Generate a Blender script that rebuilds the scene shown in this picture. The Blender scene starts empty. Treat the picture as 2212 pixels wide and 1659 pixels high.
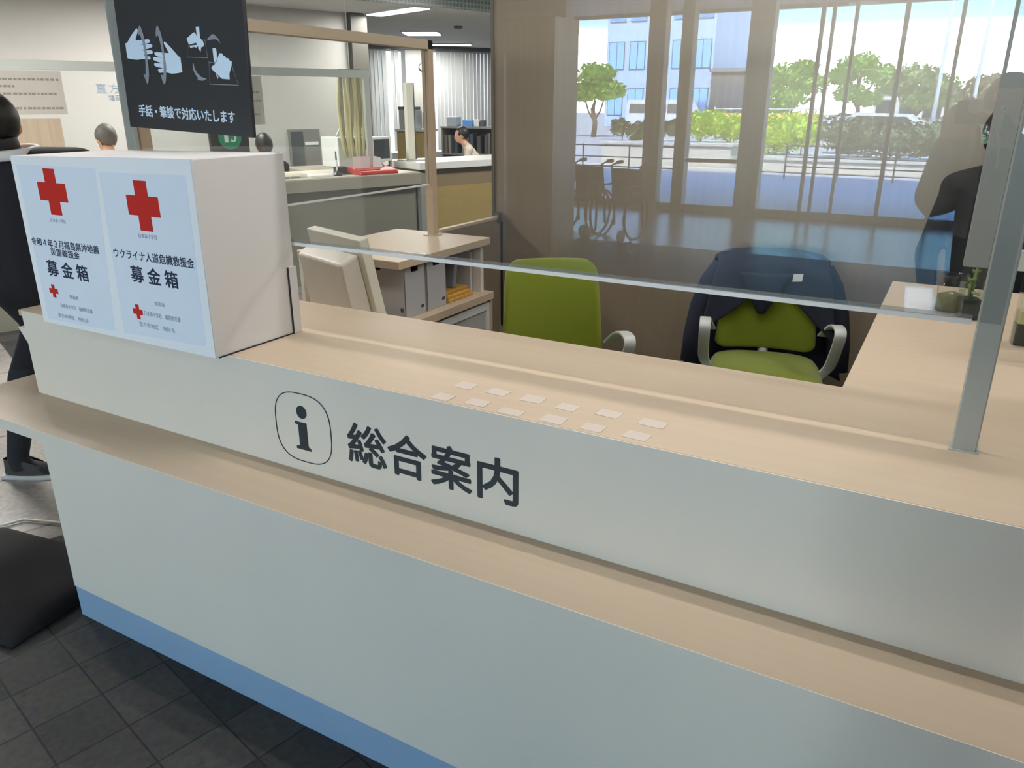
import bpy, bmesh, math, random, json
from mathutils import Vector, Matrix, noise
scene = bpy.context.scene
COL = scene.collection
R = math.radians
random.seed(7)

# ------------------------------------------------------------------ camera
def make_camera():
    cx, cy, cz, yaw, pitch, roll, f = 1.8759, -1.4339, 1.679, .5147, .3478, .0016, 1666.1
    s, c, sp, cp = math.sin(yaw), math.cos(yaw), math.sin(pitch), math.cos(pitch)
    fw = Vector((-s * cp, c * cp, -sp)); rt = Vector((c, s, 0)); up = rt.cross(fw)
    r2 = rt * math.cos(roll) + up * math.sin(roll); u2 = up * math.cos(roll) - rt * math.sin(roll)
    m = Matrix((r2, u2, -fw)).transposed().to_4x4(); m.translation = (cx, cy, cz)
    cd = bpy.data.cameras.new('camera'); cd.sensor_fit = 'HORIZONTAL'; cd.sensor_width = 36
    cd.lens = f / 2212 * 36; cd.clip_start = .005; cd.clip_end = 400
    o = bpy.data.objects.new('camera', cd); COL.objects.link(o); o.matrix_world = m
    scene.camera = o
make_camera()

# ------------------------------------------------------------------ colour management, world, sun, area lights
vs = scene.view_settings
vs.view_transform = 'Standard'; vs.look = 'None'; vs.gamma = 1; vs.use_curve_mapping = False
vs.exposure = 0.7
scene.cycles.use_denoising = True
scene.cycles.max_bounces = 10; scene.cycles.transparent_max_bounces = 24
scene.cycles.sample_clamp_indirect = 6; scene.cycles.caustics_reflective = False; scene.cycles.caustics_refractive = False
SKY = 20.0
def make_world():
    w = bpy.data.worlds.new('sky'); scene.world = w; w.use_nodes = True
    n, l = w.node_tree.nodes, w.node_tree.links; n.clear()
    tc = n.new('ShaderNodeTexCoord'); sep = n.new('ShaderNodeSeparateXYZ'); l.new(tc.outputs['Generated'], sep.inputs[0])
    ramp = n.new('ShaderNodeValToRGB'); l.new(sep.outputs['Z'], ramp.inputs[0])
    e = ramp.color_ramp.elements
    e[0].position = 0.0; e[0].color = (.19, .29, .31, 1); e[1].position = .6; e[1].color = (.09, .20, .5, 1)
    k = e.new(.12); k.color = (.09, .235, .33, 1)
    # cloud bank low over the horizon
    mp = n.new('ShaderNodeMapping'); mp.inputs['Scale'].default_value = (3, 3, 14); l.new(tc.outputs['Generated'], mp.inputs[0])
    nz = n.new('ShaderNodeTexNoise'); nz.inputs['Scale'].default_value = 2.2; nz.inputs['Detail'].default_value = 5; l.new(mp.outputs[0], nz.inputs[0])
    band = n.new('ShaderNodeValToRGB'); l.new(sep.outputs['Z'], band.inputs[0])
    b = band.color_ramp.elements
    b[0].position = .0; b[0].color = (.35,) * 3 + (1,); b[1].position = .12; b[1].color = (0, 0, 0, 1)
    for p, v in ((.028, .35), (.038, 1), (.074, 1), (.083, .04)):
        q = b.new(p); q.color = (v, v, v, 1)
    th = n.new('ShaderNodeMath'); th.operation = 'MULTIPLY_ADD'; l.new(nz.outputs['Fac'], th.inputs[0]); th.inputs[1].default_value = .9; th.inputs[2].default_value = .35
    mu = n.new('ShaderNodeMath'); mu.operation = 'MULTIPLY'; mu.use_clamp = True; l.new(band.outputs[0], mu.inputs[0]); l.new(th.outputs[0], mu.inputs[1])
    mix = n.new('ShaderNodeMix'); mix.data_type = 'RGBA'; l.new(mu.outputs[0], mix.inputs['Factor']); l.new(ramp.outputs[0], mix.inputs['A']); mix.inputs['B'].default_value = (2.3, 2.35, 2.4, 1)
    bg = n.new('ShaderNodeBackground'); l.new(mix.outputs['Result'], bg.inputs[0]); bg.inputs[1].default_value = SKY
    out = n.new('ShaderNodeOutputWorld'); l.new(bg.outputs[0], out.inputs[0])
make_world()
def sun():
    d = bpy.data.lights.new('sun', 'SUN'); d.energy = 36; d.angle = .009; d.color = (1, .95, .86)
    o = bpy.data.objects.new('sun', d); COL.objects.link(o)
    o.rotation_euler = Vector((-.35, -1, -1.75)).to_track_quat('-Z', 'Y').to_euler()
sun()
def area(name, loc, sx, sy, power, color=(1, .96, .9), rot=(0, 0, 0), parent=None):
    d = bpy.data.lights.new(name, 'AREA'); d.shape = 'RECTANGLE'; d.size = sx; d.size_y = sy; d.energy = power; d.color = color
    o = bpy.data.objects.new(name, d); COL.objects.link(o); o.location = loc; o.rotation_euler = rot
    if parent: o.parent = parent
    return o
# light of the entrance glazing: a portal guides the sampling of the real sky through the opening
pl = area('entrance_portal', (-.5, -10.6, 1.7), 8, 3.4, 1, rot=(R(90), 0, 0)); pl.data.cycles.is_portal = True
TUBE = 7.4     # ceiling tubes over the counter
LOBBY_FILL = 14.0    # power of the added, unseen fill panels in the hall
SERVICE_FILL = 48.0  # power of the added, unseen fill panels by the service counter
# ------------------------------------------------------------------ materials
def lin(h):
    h = h.lstrip('#'); v = [int(h[i:i + 2], 16) / 255 for i in (0, 2, 4)]
    return tuple(x / 12.92 if x <= .04045 else ((x + .055) / 1.055) ** 2.4 for x in v)
MATS = {}
def mat(name, col, rough=.6, var=.06, scale=8, metal=0, bump=0, spec=.5, stretch=None, emit=None, es=1, alpha=1, sheen=0, coat=0):
    if name in MATS: return MATS[name]
    m = bpy.data.materials.new(name); m.use_nodes = True; MATS[name] = m
    n, l = m.node_tree.nodes, m.node_tree.links; p = n['Principled BSDF']
    c = lin(col) if isinstance(col, str) else col
    p.inputs['Roughness'].default_value = rough; p.inputs['Metallic'].default_value = metal
    p.inputs['Specular IOR Level'].default_value = spec
    if sheen: p.inputs['Sheen Weight'].default_value = sheen
    if coat: p.inputs['Coat Weight'].default_value = coat
    tc = n.new('ShaderNodeTexCoord'); mp = n.new('ShaderNodeMapping'); l.new(tc.outputs['Object'], mp.inputs[0])
    mp.inputs['Scale'].default_value = stretch or (1, 1, 1)
    nz = n.new('ShaderNodeTexNoise'); nz.inputs['Scale'].default_value = scale; nz.inputs['Detail'].default_value = 4; l.new(mp.outputs[0], nz.inputs[0])
    mx = n.new('ShaderNodeMix'); mx.data_type = 'RGBA'; l.new(nz.outputs['Fac'], mx.inputs['Factor'])
    mx.inputs['A'].default_value = tuple(max(0, x * (1 - var)) for x in c) + (1,); mx.inputs['B'].default_value = tuple(min(1, x * (1 + var)) for x in c) + (1,)
    l.new(mx.outputs['Result'], p.inputs['Base Color'])
    if bump:
        b = n.new('ShaderNodeBump'); b.inputs['Strength'].default_value = bump; b.inputs['Distance'].default_value = .004
        l.new(nz.outputs['Fac'], b.inputs['Height']); l.new(b.outputs[0], p.inputs['Normal'])
    if emit: p.inputs['Emission Color'].default_value = lin(emit) + (1,); p.inputs['Emission Strength'].default_value = es
    if alpha < 1: p.inputs['Alpha'].default_value = alpha
    return m
def glass(name, tint=(1, 1, 1), ior=1.62, rough=0, haze=0.0, haze_col=(.8, .8, .8)):
    """clear sheet: Fresnel mix of straight-through and mirror; a little diffuse haze, varied by noise, is mixed in"""
    m = bpy.data.materials.new(name); m.use_nodes = True; MATS[name] = m
    n, l = m.node_tree.nodes, m.node_tree.links; n.clear()
    geo = n.new('ShaderNodeNewGeometry')
    k = n.new('ShaderNodeMix'); k.data_type = 'FLOAT'; l.new(geo.outputs['Backfacing'], k.inputs['Factor']); k.inputs['A'].default_value = ior; k.inputs['B'].default_value = 1 / ior
    fr = n.new('ShaderNodeFresnel'); l.new(k.outputs['Result'], fr.inputs['IOR'])
    t = n.new('ShaderNodeBsdfTransparent'); t.inputs[0].default_value = tint + (1,)
    g = n.new('ShaderNodeBsdfGlossy'); g.inputs['Roughness'].default_value = rough
    mx = n.new('ShaderNodeMixShader'); l.new(fr.outputs[0], mx.inputs[0]); l.new(t.outputs[0], mx.inputs[1]); l.new(g.outputs[0], mx.inputs[2])
    last = mx
    if haze:
        d = n.new('ShaderNodeBsdfDiffuse'); d.inputs[0].default_value = haze_col + (1,)
        nz = n.new('ShaderNodeTexNoise'); nz.inputs['Scale'].default_value = 3
        ml = n.new('ShaderNodeMath'); ml.operation = 'MULTIPLY'; l.new(nz.outputs['Fac'], ml.inputs[0]); ml.inputs[1].default_value = haze * 2
        m2 = n.new('ShaderNodeMixShader'); l.new(ml.outputs[0], m2.inputs[0]); l.new(mx.outputs[0], m2.inputs[1]); l.new(d.outputs[0], m2.inputs[2]); last = m2
    o = n.new('ShaderNodeOutputMaterial'); l.new(last.outputs[0], o.inputs[0])
    return m
def tile_mat(name, cols, size, rough, rot=0, mortar='#26282a', msize=.012, off=(0, 0), spec=.5):
    m = bpy.data.materials.new(name); m.use_nodes = True; MATS[name] = m
    n, l = m.node_tree.nodes, m.node_tree.links; p = n['Principled BSDF']
    tc = n.new('ShaderNodeTexCoord'); mp = n.new('ShaderNodeMapping'); l.new(tc.outputs['Object'], mp.inputs[0])
    mp.inputs['Rotation'].default_value = (0, 0, rot); mp.inputs['Location'].default_value = (off[0], off[1], 0)
    br = n.new('ShaderNodeTexBrick'); l.new(mp.outputs[0], br.inputs[0]); br.offset = 0; br.squash = 1
    br.inputs['Color1'].default_value = lin(cols[0]) + (1,); br.inputs['Color2'].default_value = lin(cols[1]) + (1,); br.inputs['Mortar'].default_value = lin(mortar) + (1,)
    br.inputs['Scale'].default_value = 1; br.inputs['Brick Width'].default_value = size; br.inputs['Row Height'].default_value = size; br.inputs['Mortar Size'].default_value = msize * size
    nz = n.new('ShaderNodeTexNoise'); nz.inputs['Scale'].default_value = 45; nz.inputs['Detail'].default_value = 6; l.new(mp.outputs[0], nz.inputs[0])
    mx = n.new('ShaderNodeMix'); mx.data_type = 'RGBA'; mx.blend_type = 'OVERLAY'; mx.inputs['Factor'].default_value = .55
    l.new(br.outputs['Color'], mx.inputs['A']); l.new(nz.outputs['Color'], mx.inputs['B'])
    hs = n.new('ShaderNodeHueSaturation'); hs.inputs['Saturation'].default_value = .6; l.new(mx.outputs['Result'], hs.inputs['Color'])
    l.new(hs.outputs[0], p.inputs['Base Color']); p.inputs['Roughness'].default_value = rough; p.inputs['Specular IOR Level'].default_value = spec
    return m
def wood(name, c1, c2, rough=.45, axis='x'):
    if name in MATS: return MATS[name]
    st = {'x': (.6, 14, 14), 'y': (14, .6, 14), 'z': (14, 14, .6)}[axis]
    m = mat(name, c1, rough, 0, 3, stretch=st)
    for nd in m.node_tree.nodes:
        if nd.type == 'MIX': nd.inputs['A'].default_value = lin(c1) + (1,); nd.inputs['B'].default_value = lin(c2) + (1,)
    return m
# ------------------------------------------------------------------ mesh helpers
class MB:
    """collects shapes and links them as ONE mesh object"""
    def __init__(s): s.bm = bmesh.new(); s.mi = 0
    def _mark(s, fs):
        for f in fs: f.material_index = s.mi
    def hexa(s, p):
        v = [s.bm.verts.new(q) for q in p]
        s._mark([s.bm.faces.new([v[i] for i in q]) for q in ((3, 2, 1, 0), (4, 5, 6, 7), (0, 1, 5, 4), (1, 2, 6, 5), (2, 3, 7, 6), (3, 0, 4, 7))]); return s
    def box(s, a, b, m=None):
        x0, y0, z0 = a; x1, y1, z1 = b
        p = [(x0, y0, z0), (x1, y0, z0), (x1, y1, z0), (x0, y1, z0), (x0, y0, z1), (x1, y0, z1), (x1, y1, z1), (x0, y1, z1)]
        return s.hexa([m @ Vector(q) if m else q for q in p])
    def prism(s, pts, d, m=None):
        """polygon of 3-D points pushed along d"""
        pts = [Vector(q) for q in pts]; d = Vector(d)
        a = [s.bm.verts.new(m @ q if m else q) for q in pts]; b = [s.bm.verts.new(m @ (q + d) if m else q + d) for q in pts]
        fs = [s.bm.faces.new(a[::-1]), s.bm.faces.new(b)]; n = len(a)
        fs += [s.bm.faces.new((a[i], a[(i + 1) % n], b[(i + 1) % n], b[i])) for i in range(n)]
        s._mark(fs); return s
    def tube(s, pts, r, n=10, closed=False, cap=True, flat=None):
        pts = [Vector(q) for q in pts]; N = len(pts); rs = r if isinstance(r, (list, tuple)) else [r] * N
        rings = []; ref = None
        for i, q in enumerate(pts):
            t = (pts[(i + 1) % N] - pts[i - 1]) if closed else (pts[min(i + 1, N - 1)] - pts[max(i - 1, 0)])
            t.normalize()
            if ref is None: ref = Vector((0, 0, 1)) if abs(t.z) < .9 else Vector((1, 0, 0))
            u = ref - t * ref.dot(t)
            if u.length < 1e-5: u = t.orthogonal()
            u.normalize(); w = t.cross(u); ref = u
            fu, fw_ = flat or (1, 1)
            rings.append([s.bm.verts.new(q + (u * math.cos(2 * math.pi * k / n) * fu + w * math.sin(2 * math.pi * k / n) * fw_) * rs[i]) for k in range(n)])
        fs = []
        for i in range(N if closed else N - 1):
            A, B = rings[i], rings[(i + 1) % N]
            fs += [s.bm.faces.new((A[k], A[(k + 1) % n], B[(k + 1) % n], B[k])) for k in range(n)]
        if not closed and cap: fs += [s.bm.faces.new(rings[0][::-1]), s.bm.faces.new(rings[-1])]
        s._mark(fs); return s
    def lathe(s, prof, n=20, c=(0, 0, 0), cap=True):
        rings = [[s.bm.verts.new((c[0] + r * math.cos(2 * math.pi * k / n), c[1] + r * math.sin(2 * math.pi * k / n), c[2] + z)) for k in range(n)] for r, z in prof]
        fs = []
        for A, B in zip(rings, rings[1:]): fs += [s.bm.faces.new((A[k], A[(k + 1) % n], B[(k + 1) % n], B[k])) for k in range(n)]
        if cap: fs += [s.bm.faces.new(rings[0][::-1]), s.bm.faces.new(rings[-1])]
        s._mark(fs); return s
    def ball(s, c, r, sc=(1, 1, 1), sub=2, jit=0):
        g = bmesh.ops.create_icosphere(s.bm, subdivisions=sub, radius=1)
        for v in g['verts']:
            k = 1 + (jit * noise.noise(v.co * 2.3 + Vector(c)) if jit else 0)
            v.co = Vector(c) + Vector((v.co.x * sc[0], v.co.y * sc[1], v.co.z * sc[2])) * r * k
        s._mark({f for v in g['verts'] for f in v.link_faces}); return s
    def grid(s, f, nu, nv, close_u=False):
        vs_ = [[s.bm.verts.new(f(i / nu, j / nv)) for j in range(nv + 1)] for i in range(nu + 1)]
        s._mark([s.bm.faces.new((vs_[i][j], vs_[i + 1][j], vs_[i + 1][j + 1], vs_[i][j + 1])) for i in range(nu) for j in range(nv)]); return s
    def build(s, name, material, parent=None, bevel=0, seg=2, smooth=False, solid=0, sub=0, loc=None, rot=None):
        bmesh.ops.recalc_face_normals(s.bm, faces=s.bm.faces)
        me = bpy.data.meshes.new(name); s.bm.to_mesh(me); s.bm.free()
        for m in (material if isinstance(material, (list, tuple)) else [material]): me.materials.append(m)
        o = bpy.data.objects.new(name, me); COL.objects.link(o)
        if parent: o.parent = parent
        if loc: o.location = loc
        if rot: o.rotation_euler = rot
        if smooth:
            for p in me.polygons: p.use_smooth = True
        if solid:
            q = o.modifiers.new('solid', 'SOLIDIFY'); q.thickness = solid; q.offset = 0
        if bevel:
            q = o.modifiers.new('bevel', 'BEVEL'); q.width = bevel; q.segments = seg; q.limit_method = 'ANGLE'; q.angle_limit = R(40)
        if sub:
            q = o.modifiers.new('sub', 'SUBSURF'); q.levels = sub; q.render_levels = sub
        return o
def tag(o, label=None, cat=None, group=None, kind=None):
    if label: o['label'] = label
    if cat: o['category'] = cat
    if group: o['group'] = group
    if kind: o['kind'] = kind
    return o
def thing(name, label, cat, loc=(0, 0, 0), rz=0, group=None, rot=None):
    o = bpy.data.objects.new(name, None); COL.objects.link(o); o.empty_display_size = .1
    o.location = loc; o.rotation_euler = rot or (0, 0, rz)
    return tag(o, label, cat, group)
def struct(o): o['kind'] = 'structure'; return o
def copy_tree(o, parent=None):
    c = o.copy(); COL.objects.link(c); c.parent = parent
    for ch in list(o.children): copy_tree(ch, c)
    return c
def TR(loc, rz=0): return Matrix.Translation(loc) @ Matrix.Rotation(rz, 4, 'Z')
def lettering(name, body, width, height, m, parent=None, loc=(0, 0, 0), rot=(R(90), 0, 0), bold=0.0, depth=.0006, centre=True, spacing=1, label=None):
    """flat raised lettering, scaled to width x height; the origin is its centre"""
    cu = bpy.data.curves.new(name, 'FONT'); cu.body = body; cu.size = 1; cu.space_character = spacing; cu.resolution_u = 3
    t = bpy.data.objects.new(name + '_curve', cu); COL.objects.link(t)
    dg = bpy.context.evaluated_depsgraph_get(); dg.update()
    me = bpy.data.meshes.new_from_object(t.evaluated_get(dg)); bpy.data.objects.remove(t); bpy.data.curves.remove(cu)
    me.name = name
    xs = [v.co.x for v in me.vertices]; ys = [v.co.y for v in me.vertices]
    x0, x1, y0, y1 = min(xs), max(xs), min(ys), max(ys)
    for v in me.vertices:
        v.co = ((v.co.x - (x0 + x1) / 2) / (x1 - x0) * width, (v.co.y - (y0 + y1) / 2) / (y1 - y0) * height, 0)
    if bold:        # heavier stroke: the outline laid eight times around itself
        e = bold * height; bm = bmesh.new(); sx, sy = 1 - 2 * e / width, 1 - 2 * e / height
        for k in range(8):
            b2 = bmesh.new(); b2.from_mesh(me)
            for v in b2.verts: v.co = (v.co.x * sx + e * math.cos(k * math.pi / 4), v.co.y * sy + e * math.sin(k * math.pi / 4), k * depth * .04)
            t2 = bpy.data.meshes.new('t'); b2.to_mesh(t2); b2.free(); bm.from_mesh(t2); bpy.data.meshes.remove(t2)
        bm.to_mesh(me); bm.free()
    me.materials.clear(); me.materials.append(m)
    o = bpy.data.objects.new(name, me); COL.objects.link(o)
    if parent: o.parent = parent
    o.location = loc; o.rotation_euler = rot
    q = o.modifiers.new('solid', 'SOLIDIFY'); q.thickness = depth; q.offset = 1
    if label: o['label'] = label
    return o
def flat(name, pts, y, m, parent, depth=.0008, label=None):
    """a flat printed shape in an x-z plane"""
    o = MB().prism([(x, y, z) for x, z in pts], (0, -depth, 0)).build(name, m, parent)
    if label: o['label'] = label
    return o
def cross_pts(cx, cz, w, h, t=.34):
    a, b, c, d = w / 2, h / 2, w * t / 2, h * t / 2
    return [(cx - c, cz - b), (cx + c, cz - b), (cx + c, cz - d), (cx + a, cz - d), (cx + a, cz + d), (cx + c, cz + d), (cx + c, cz + b), (cx - c, cz + b), (cx - c, cz + d), (cx - a, cz + d), (cx - a, cz - d), (cx - c, cz - d)]
# palette
WOOD = wood('pale_wood', '#c2ae94', '#ccb9a1'); WOODY = wood('pale_wood_along', '#c2ae94', '#ccb9a1', axis='y'); WOODZ = wood('pale_wood_upright', '#c2a88c', '#cdb69b', axis='z')
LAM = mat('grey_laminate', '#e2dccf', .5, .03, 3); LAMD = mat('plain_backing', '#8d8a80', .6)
BLUE = mat('blue_kick_laminate', '#93b0cd', .4, .03); DARK = mat('sign_ink', '#2b363c', .5, .02)
WHITE = mat('white_paper', '#dcdad8', .7, .03, 5, bump=.3); PAPER = mat('poster_paper', '#f0f6fa', .5, .02); PAPERB = mat('poster_field', '#e2eefa', .5, .02); RED = mat('red_print', '#c8281e', .5, .03)
INK = mat('blue_black_print', '#22304a', .6, .02); INKG = mat('pale_grey_print', '#8a9bb0', .6, .02)
GREYP = mat('grey_painted_metal', '#adb0aa', .45, .03); WALLW = mat('white_wall_paint', '#b8b5b0', .7, .02); CREAM = mat('cream_plastic', '#d9d6c6', .5, .03)
BROWN = wood('brown_wood_panel', '#827461', '#8e806c', .3, 'z'); YELLOW = wood('yellow_brown_panel', '#9c854f', '#a68f5c', .45, 'z')
BLACK = mat('black_cloth', '#121216', .85, .1, 30, bump=.2); BLACKP = mat('black_plastic', '#17181a', .4); HAIR = mat('black_hair', '#15120f', .5, .3, 60, stretch=(1, 1, .2)); HAIRG = mat('grey_hair', '#57524d', .6, .3, 60, stretch=(1, 1, .2))
SKIN = mat('skin', '#c99a7c', .55, .04, 20); SLEEVE = mat('grey_sleeve', '#8f8a80', .8, .05, 20)
GREEN = mat('lime_fabric', '#737e09', .85, .06, 120, bump=.25, sheen=.3); ARMG = mat('light_grey_plastic', '#c3c6c2', .45, .03); NAVY = mat('navy_coat_cloth', '#1c2030', .85, .15, 40, bump=.3)
CHROME = mat('brushed_metal', '#b9bcbd', .25, .03, metal=1); GREYD = mat('dark_grey_plastic', '#4a4d50', .5); WHITEP = mat('white_plastic', '#dcdedb', .4, .02)
ACRYL = glass('clear_acrylic', (.97, .98, .975), haze=.012); FILM = glass('thin_clear_film', (.97, .98, .975), ior=1.22, haze=.004); WGLASS = glass('window_glass', (.98, .985, .985), 1.45); TUBEG = glass('jar_glass', (.96, .98, .96), 1.45)
ACE = mat('acrylic_edge', '#e4e4e2', .3, .02); ACE2 = mat('acrylic_edge_upper', '#9a9e9e', .2, .02, alpha=.35)
# hall counters stand skewed to the information counter: own axes u (along) and n (behind)
KA = R(20); KO = Vector((-3.02, 5.37, 0)); KU = Vector((math.sin(KA), math.cos(KA), 0)); KN = Vector((-math.cos(KA), math.sin(KA), 0))
KM = Matrix(((KU.x, KN.x, 0, KO.x), (KU.y, KN.y, 0, KO.y), (0, 0, 1, 0), (0, 0, 0, 1)))
# ================================================================== setting
FLOOR = tile_mat('dark_stone_tiles', ('#3d3f40', '#504f4c'), .19, .42, R(13), '#353738', .016, off=(.03, .05), spec=.05)
struct(MB().box((-16, -11, -.1), (9, 20, 0)).build('floor', FLOOR))
# pale stone strip and dark stripes of the hall floor beyond the counter's end
PALE = tile_mat('pale_stone_tiles', ('#8d8780', '#979088'), .6, .25, R(20), '#6a6660')
m = TR((-1.95, .55, 0), R(-20))
struct(MB().box((-3.5, -.62, 0), (.95, .12, .002), m).build('floor_strip', PALE))
struct(MB().box((-3.5, .3, 0), (1.0, 2.8, .002), m).build('floor_strip', PALE))
struct(MB().box((-15.8, -10.8, 0), (8.8, -7.4, .002)).build('floor_strip', PALE))
CEIL = mat('ceiling_board', '#d2d2d0', .8, .02)
struct(MB().box((-16, -1.5, 2.8), (9, 20, 2.9)).box((-16, -1.6, 2.8), (9, -1.5, 3.7)).box((-16, -11, 3.6), (9, -1.6, 3.7)).build('ceiling', CEIL))
# storeys above, they shade the forecourt
struct(MB().box((-16, -11, 3.72), (9, 20, 14)).build('wall_upper', LAM))
# brown panelled wall behind the booth
wb = struct(MB().box((-.685, 2.85, 0), (9, 3.0, 2.8)).build('wall_back', BROWN))
struct(MB().box((-.69, 2.84, 0), (-.67, 3.01, 2.8)).build('trim_1', mat('dark_trim', '#5c5144', .5)))
struct(MB().box((8.8, -11, 0), (9, 20, 3.6)).build('wall_right', WALLW))
# white wall behind the hall counter, ends in a dark column
struct(MB().box((-9, 2.95, 0), (.86, 3.1, 2.8), KM).build('wall_left', WALLW))
struct(MB().box((.86, 2.85, 0), (1.1, 3.12, 2.8), KM).build('wall_column', mat('grey_brown_column', '#4a4741', .6)))
struct(MB().box((-16, -11, 0), (-15.8, 20, 3.6)).build('wall_far', WALLW))
struct(MB().box((-16, 19.8, 0), (9, 20, 2.8)).build('wall_north', WALLW))
# far office wall with the windows behind blinds
OA = math.atan2(13.981 - 11.618, -7.344 + 8.901)
OM = TR((-8.901, 11.618, 0), OA)
struct(MB().box((-4, .25, 0), (9, .4, 2.8), OM).build('wall_office', WALLW))
struct(MB().box((-4, -.12, 2.72), (9, .25, 2.8), OM).build('trim_2', mat('dark_curtain_rail', '#4c4a48', .5)))
# green tiled bulkhead over the hall counter
def green_tile():
    m = tile_mat('green_mosaic', ('#3c5a4c', '#46664f'), .045, .3, 0, '#7f8a80', .16); return m
GT = green_tile()
# brick texture lies in x-y of the object: build flat, then stand it up
bh = struct(MB().box((-7, -.06, 0), (7, .3, .05)).build('trim_3', GT))
bh.matrix_world = KM @ Matrix.Translation((0, 0, 2.585)) @ Matrix.Rotation(R(90), 4, 'X') @ Matrix.Translation((0, .06, -.05))
# ---- entrance front (behind the viewer; seen mirrored in the acrylic)
FY = -10.84
COLM = mat('grey_brown_metal', '#b0aca4', .5, .03)
struct(MB().box((-16, FY - .15, 0), (-5.5, FY + .15, 3.6)).box((-5.25, FY - .15, 0), (-4.3, FY + .15, 3.6)).box((-5.5, FY - .15, 2.5), (-5.25, FY + .15, 3.6)).box((3.3, FY - .15, 0), (9, FY + .15, 3.6)).build('wall_front', WALLW))
for i, (a, b) in enumerate(((-2.845, -2.574), (-2.307, -2.123), (-1.264, -.911), (2.9, 3.3))):
    struct(MB().box((a, FY - .12, 0), (b, FY + .12, 3.6)).build('wall_pillar', COLM))
for i, (a, b) in enumerate(((-.286, -.233), (-.134, -.089), (.17, .215), (.811, .87), (1.5, 1.55), (2.1, 2.15))):
    struct(MB().box((a, FY - .04, 0), (b, FY + .04, 3.6)).build('window_mullion', COLM))
spans = [(-4.3, -2.845), (-2.574, -2.307), (-2.123, -1.264), (-.911, .84), (.84, 2.9)]
for i, (a, b) in enumerate(spans):
    w = struct(MB().box((a, FY - .006, .12), (b, FY + .006, 3.52)).build('window_%d' % (i + 1), WGLASS))
    f = MB().box((a, FY - .05, .0), (b, FY + .05, .12)).box((a, FY - .05, 3.52), (b, FY + .05, 3.6)).build('window_frame', COLM, w)
h = struct(MB().box((-2.1, FY + .06, .80), (-1.28, FY + .1, .86)).build('window_push_bar', GREYP))
# inner block of the wind lobby, left part of the hall
struct(MB().box((-2.75, -6.6, 0), (-2.15, -6.0, 2.56)).build('wall_pier', BROWN))
struct(MB().box((-3.25, -8.2, 0), (-3.05, -8.0, 2.35)).build('wall_post', COLM))
# canopy and forecourt
CAN = mat('canopy_underside', '#6d6c68', .6)
struct(MB().box((-16, -14.5, 3.44), (1.45, -11, 3.7)).box((-16, -14.6, 3.38), (1.5, -14.45, 3.75)).build('roof_canopy', CAN))
struct(MB().box((1.5, -12.6, 3.44), (9, -11, 3.7)).build('roof_canopy', CAN))
PAVE = tile_mat('forecourt_tiles', ('#8b9cae', '#93a4b5'), .6, .5, 0, '#76838f', .02)
struct(MB().box((-40, -19.6, -.12), (30, -11, -.005)).build('pavement', PAVE))
ROAD = mat('pale_asphalt', '#9a9a98', .9, .1, 6)
struct(MB().box((-120, -160, -.2), (120, -19.6, -.02)).build('road', ROAD))
# ================================================================== information counter
ic = thing('information_counter', 'pale grey information counter front with wooden bag ledge and dark lettering on its fascia', 'counter', (0, 0, 0))
ZS, YS = .696, .208
MB().box((-.904, 0, ZS), (4.2, .003, .9995)).box((-.904, .003, ZS), (4.2, .03, .977)).box((-.904, .03, ZS), (-.874, .59, .978)).build('upper_fascia', LAM, ic)
MB().box((-.5456, -YS, .1203), (4.2, -YS + .02, ZS - .038)).box((-.5456, -YS + .02, .1203), (-.52, .5, ZS - .038)).build('lower_panel', LAM, ic)
MB().box((-.5456, -YS + .004, .0), (4.2, -YS + .02, .1203)).box((-.5416, -YS + .02, .0), (-.52, .5, .1203)).build('kick_plate', BLUE, ic)
sh = MB().box((-1.117, -YS + .002, ZS - .004), (4.2, .0, ZS)).box((-1.117, 0, ZS - .004), (-.904, .62, ZS)).build('bag_ledge', WOOD, ic)
MB().box((-1.117, -YS, ZS - .038), (4.2, -YS + .002, ZS - .0004)).box((-1.117, -YS + .002, ZS - .038), (4.2, 0, ZS - .004)).box((-1.117, 0, ZS - .038), (-.904, .62, ZS - .004)).build('ledge_edge', LAM, sh)
MB().prism([(-.985, .02, .925), (-.904, .02, .93), (-.904, .02, .86), (-.935, .02, .86)], (0, .02, 0)).build('side_bracket', LAM, ic)
# i mark: ring, dot, stem
def sq(t, a, b, n=2.9):
    c, s = math.cos(t), math.sin(t)
    return (a * math.copysign(abs(c) ** (2 / n), c), b * math.copysign(abs(s) ** (2 / n), s))
im = MB()
ring = [Vector((.3975 + x, -.0006, .8305 + z)) for x, z in (sq(2 * math.pi * k / 72, .1025, .103) for k in range(72))]
im.tube(ring, .0016, 6, closed=True)
im.prism([(.397 + .019 * math.cos(2 * math.pi * k / 28), 0, .8785 + .0195 * math.sin(2 * math.pi * k / 28)) for k in range(28)], (0, -.0012, 0))
st = [(.368, .841), (.368, .848), (.412, .848), (.412, .776), (.421, .772), (.421, .764), (.367, .764), (.367, .772), (.38, .776), (.38, .838)]
im.prism([(x, 0, z) for x, z in st], (0, -.0012, 0))
im.build('information_mark', DARK, ic)
for ch, x0, x1 in (('総', .557, .690), ('合', .693, .818), ('案', .829, .953), ('内', .968, 1.083)):
    lettering('letter', ch, x1 - x0, .120, DARK, ic, ((x0 + x1) / 2, -.0005, .828), bold=.02)
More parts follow.
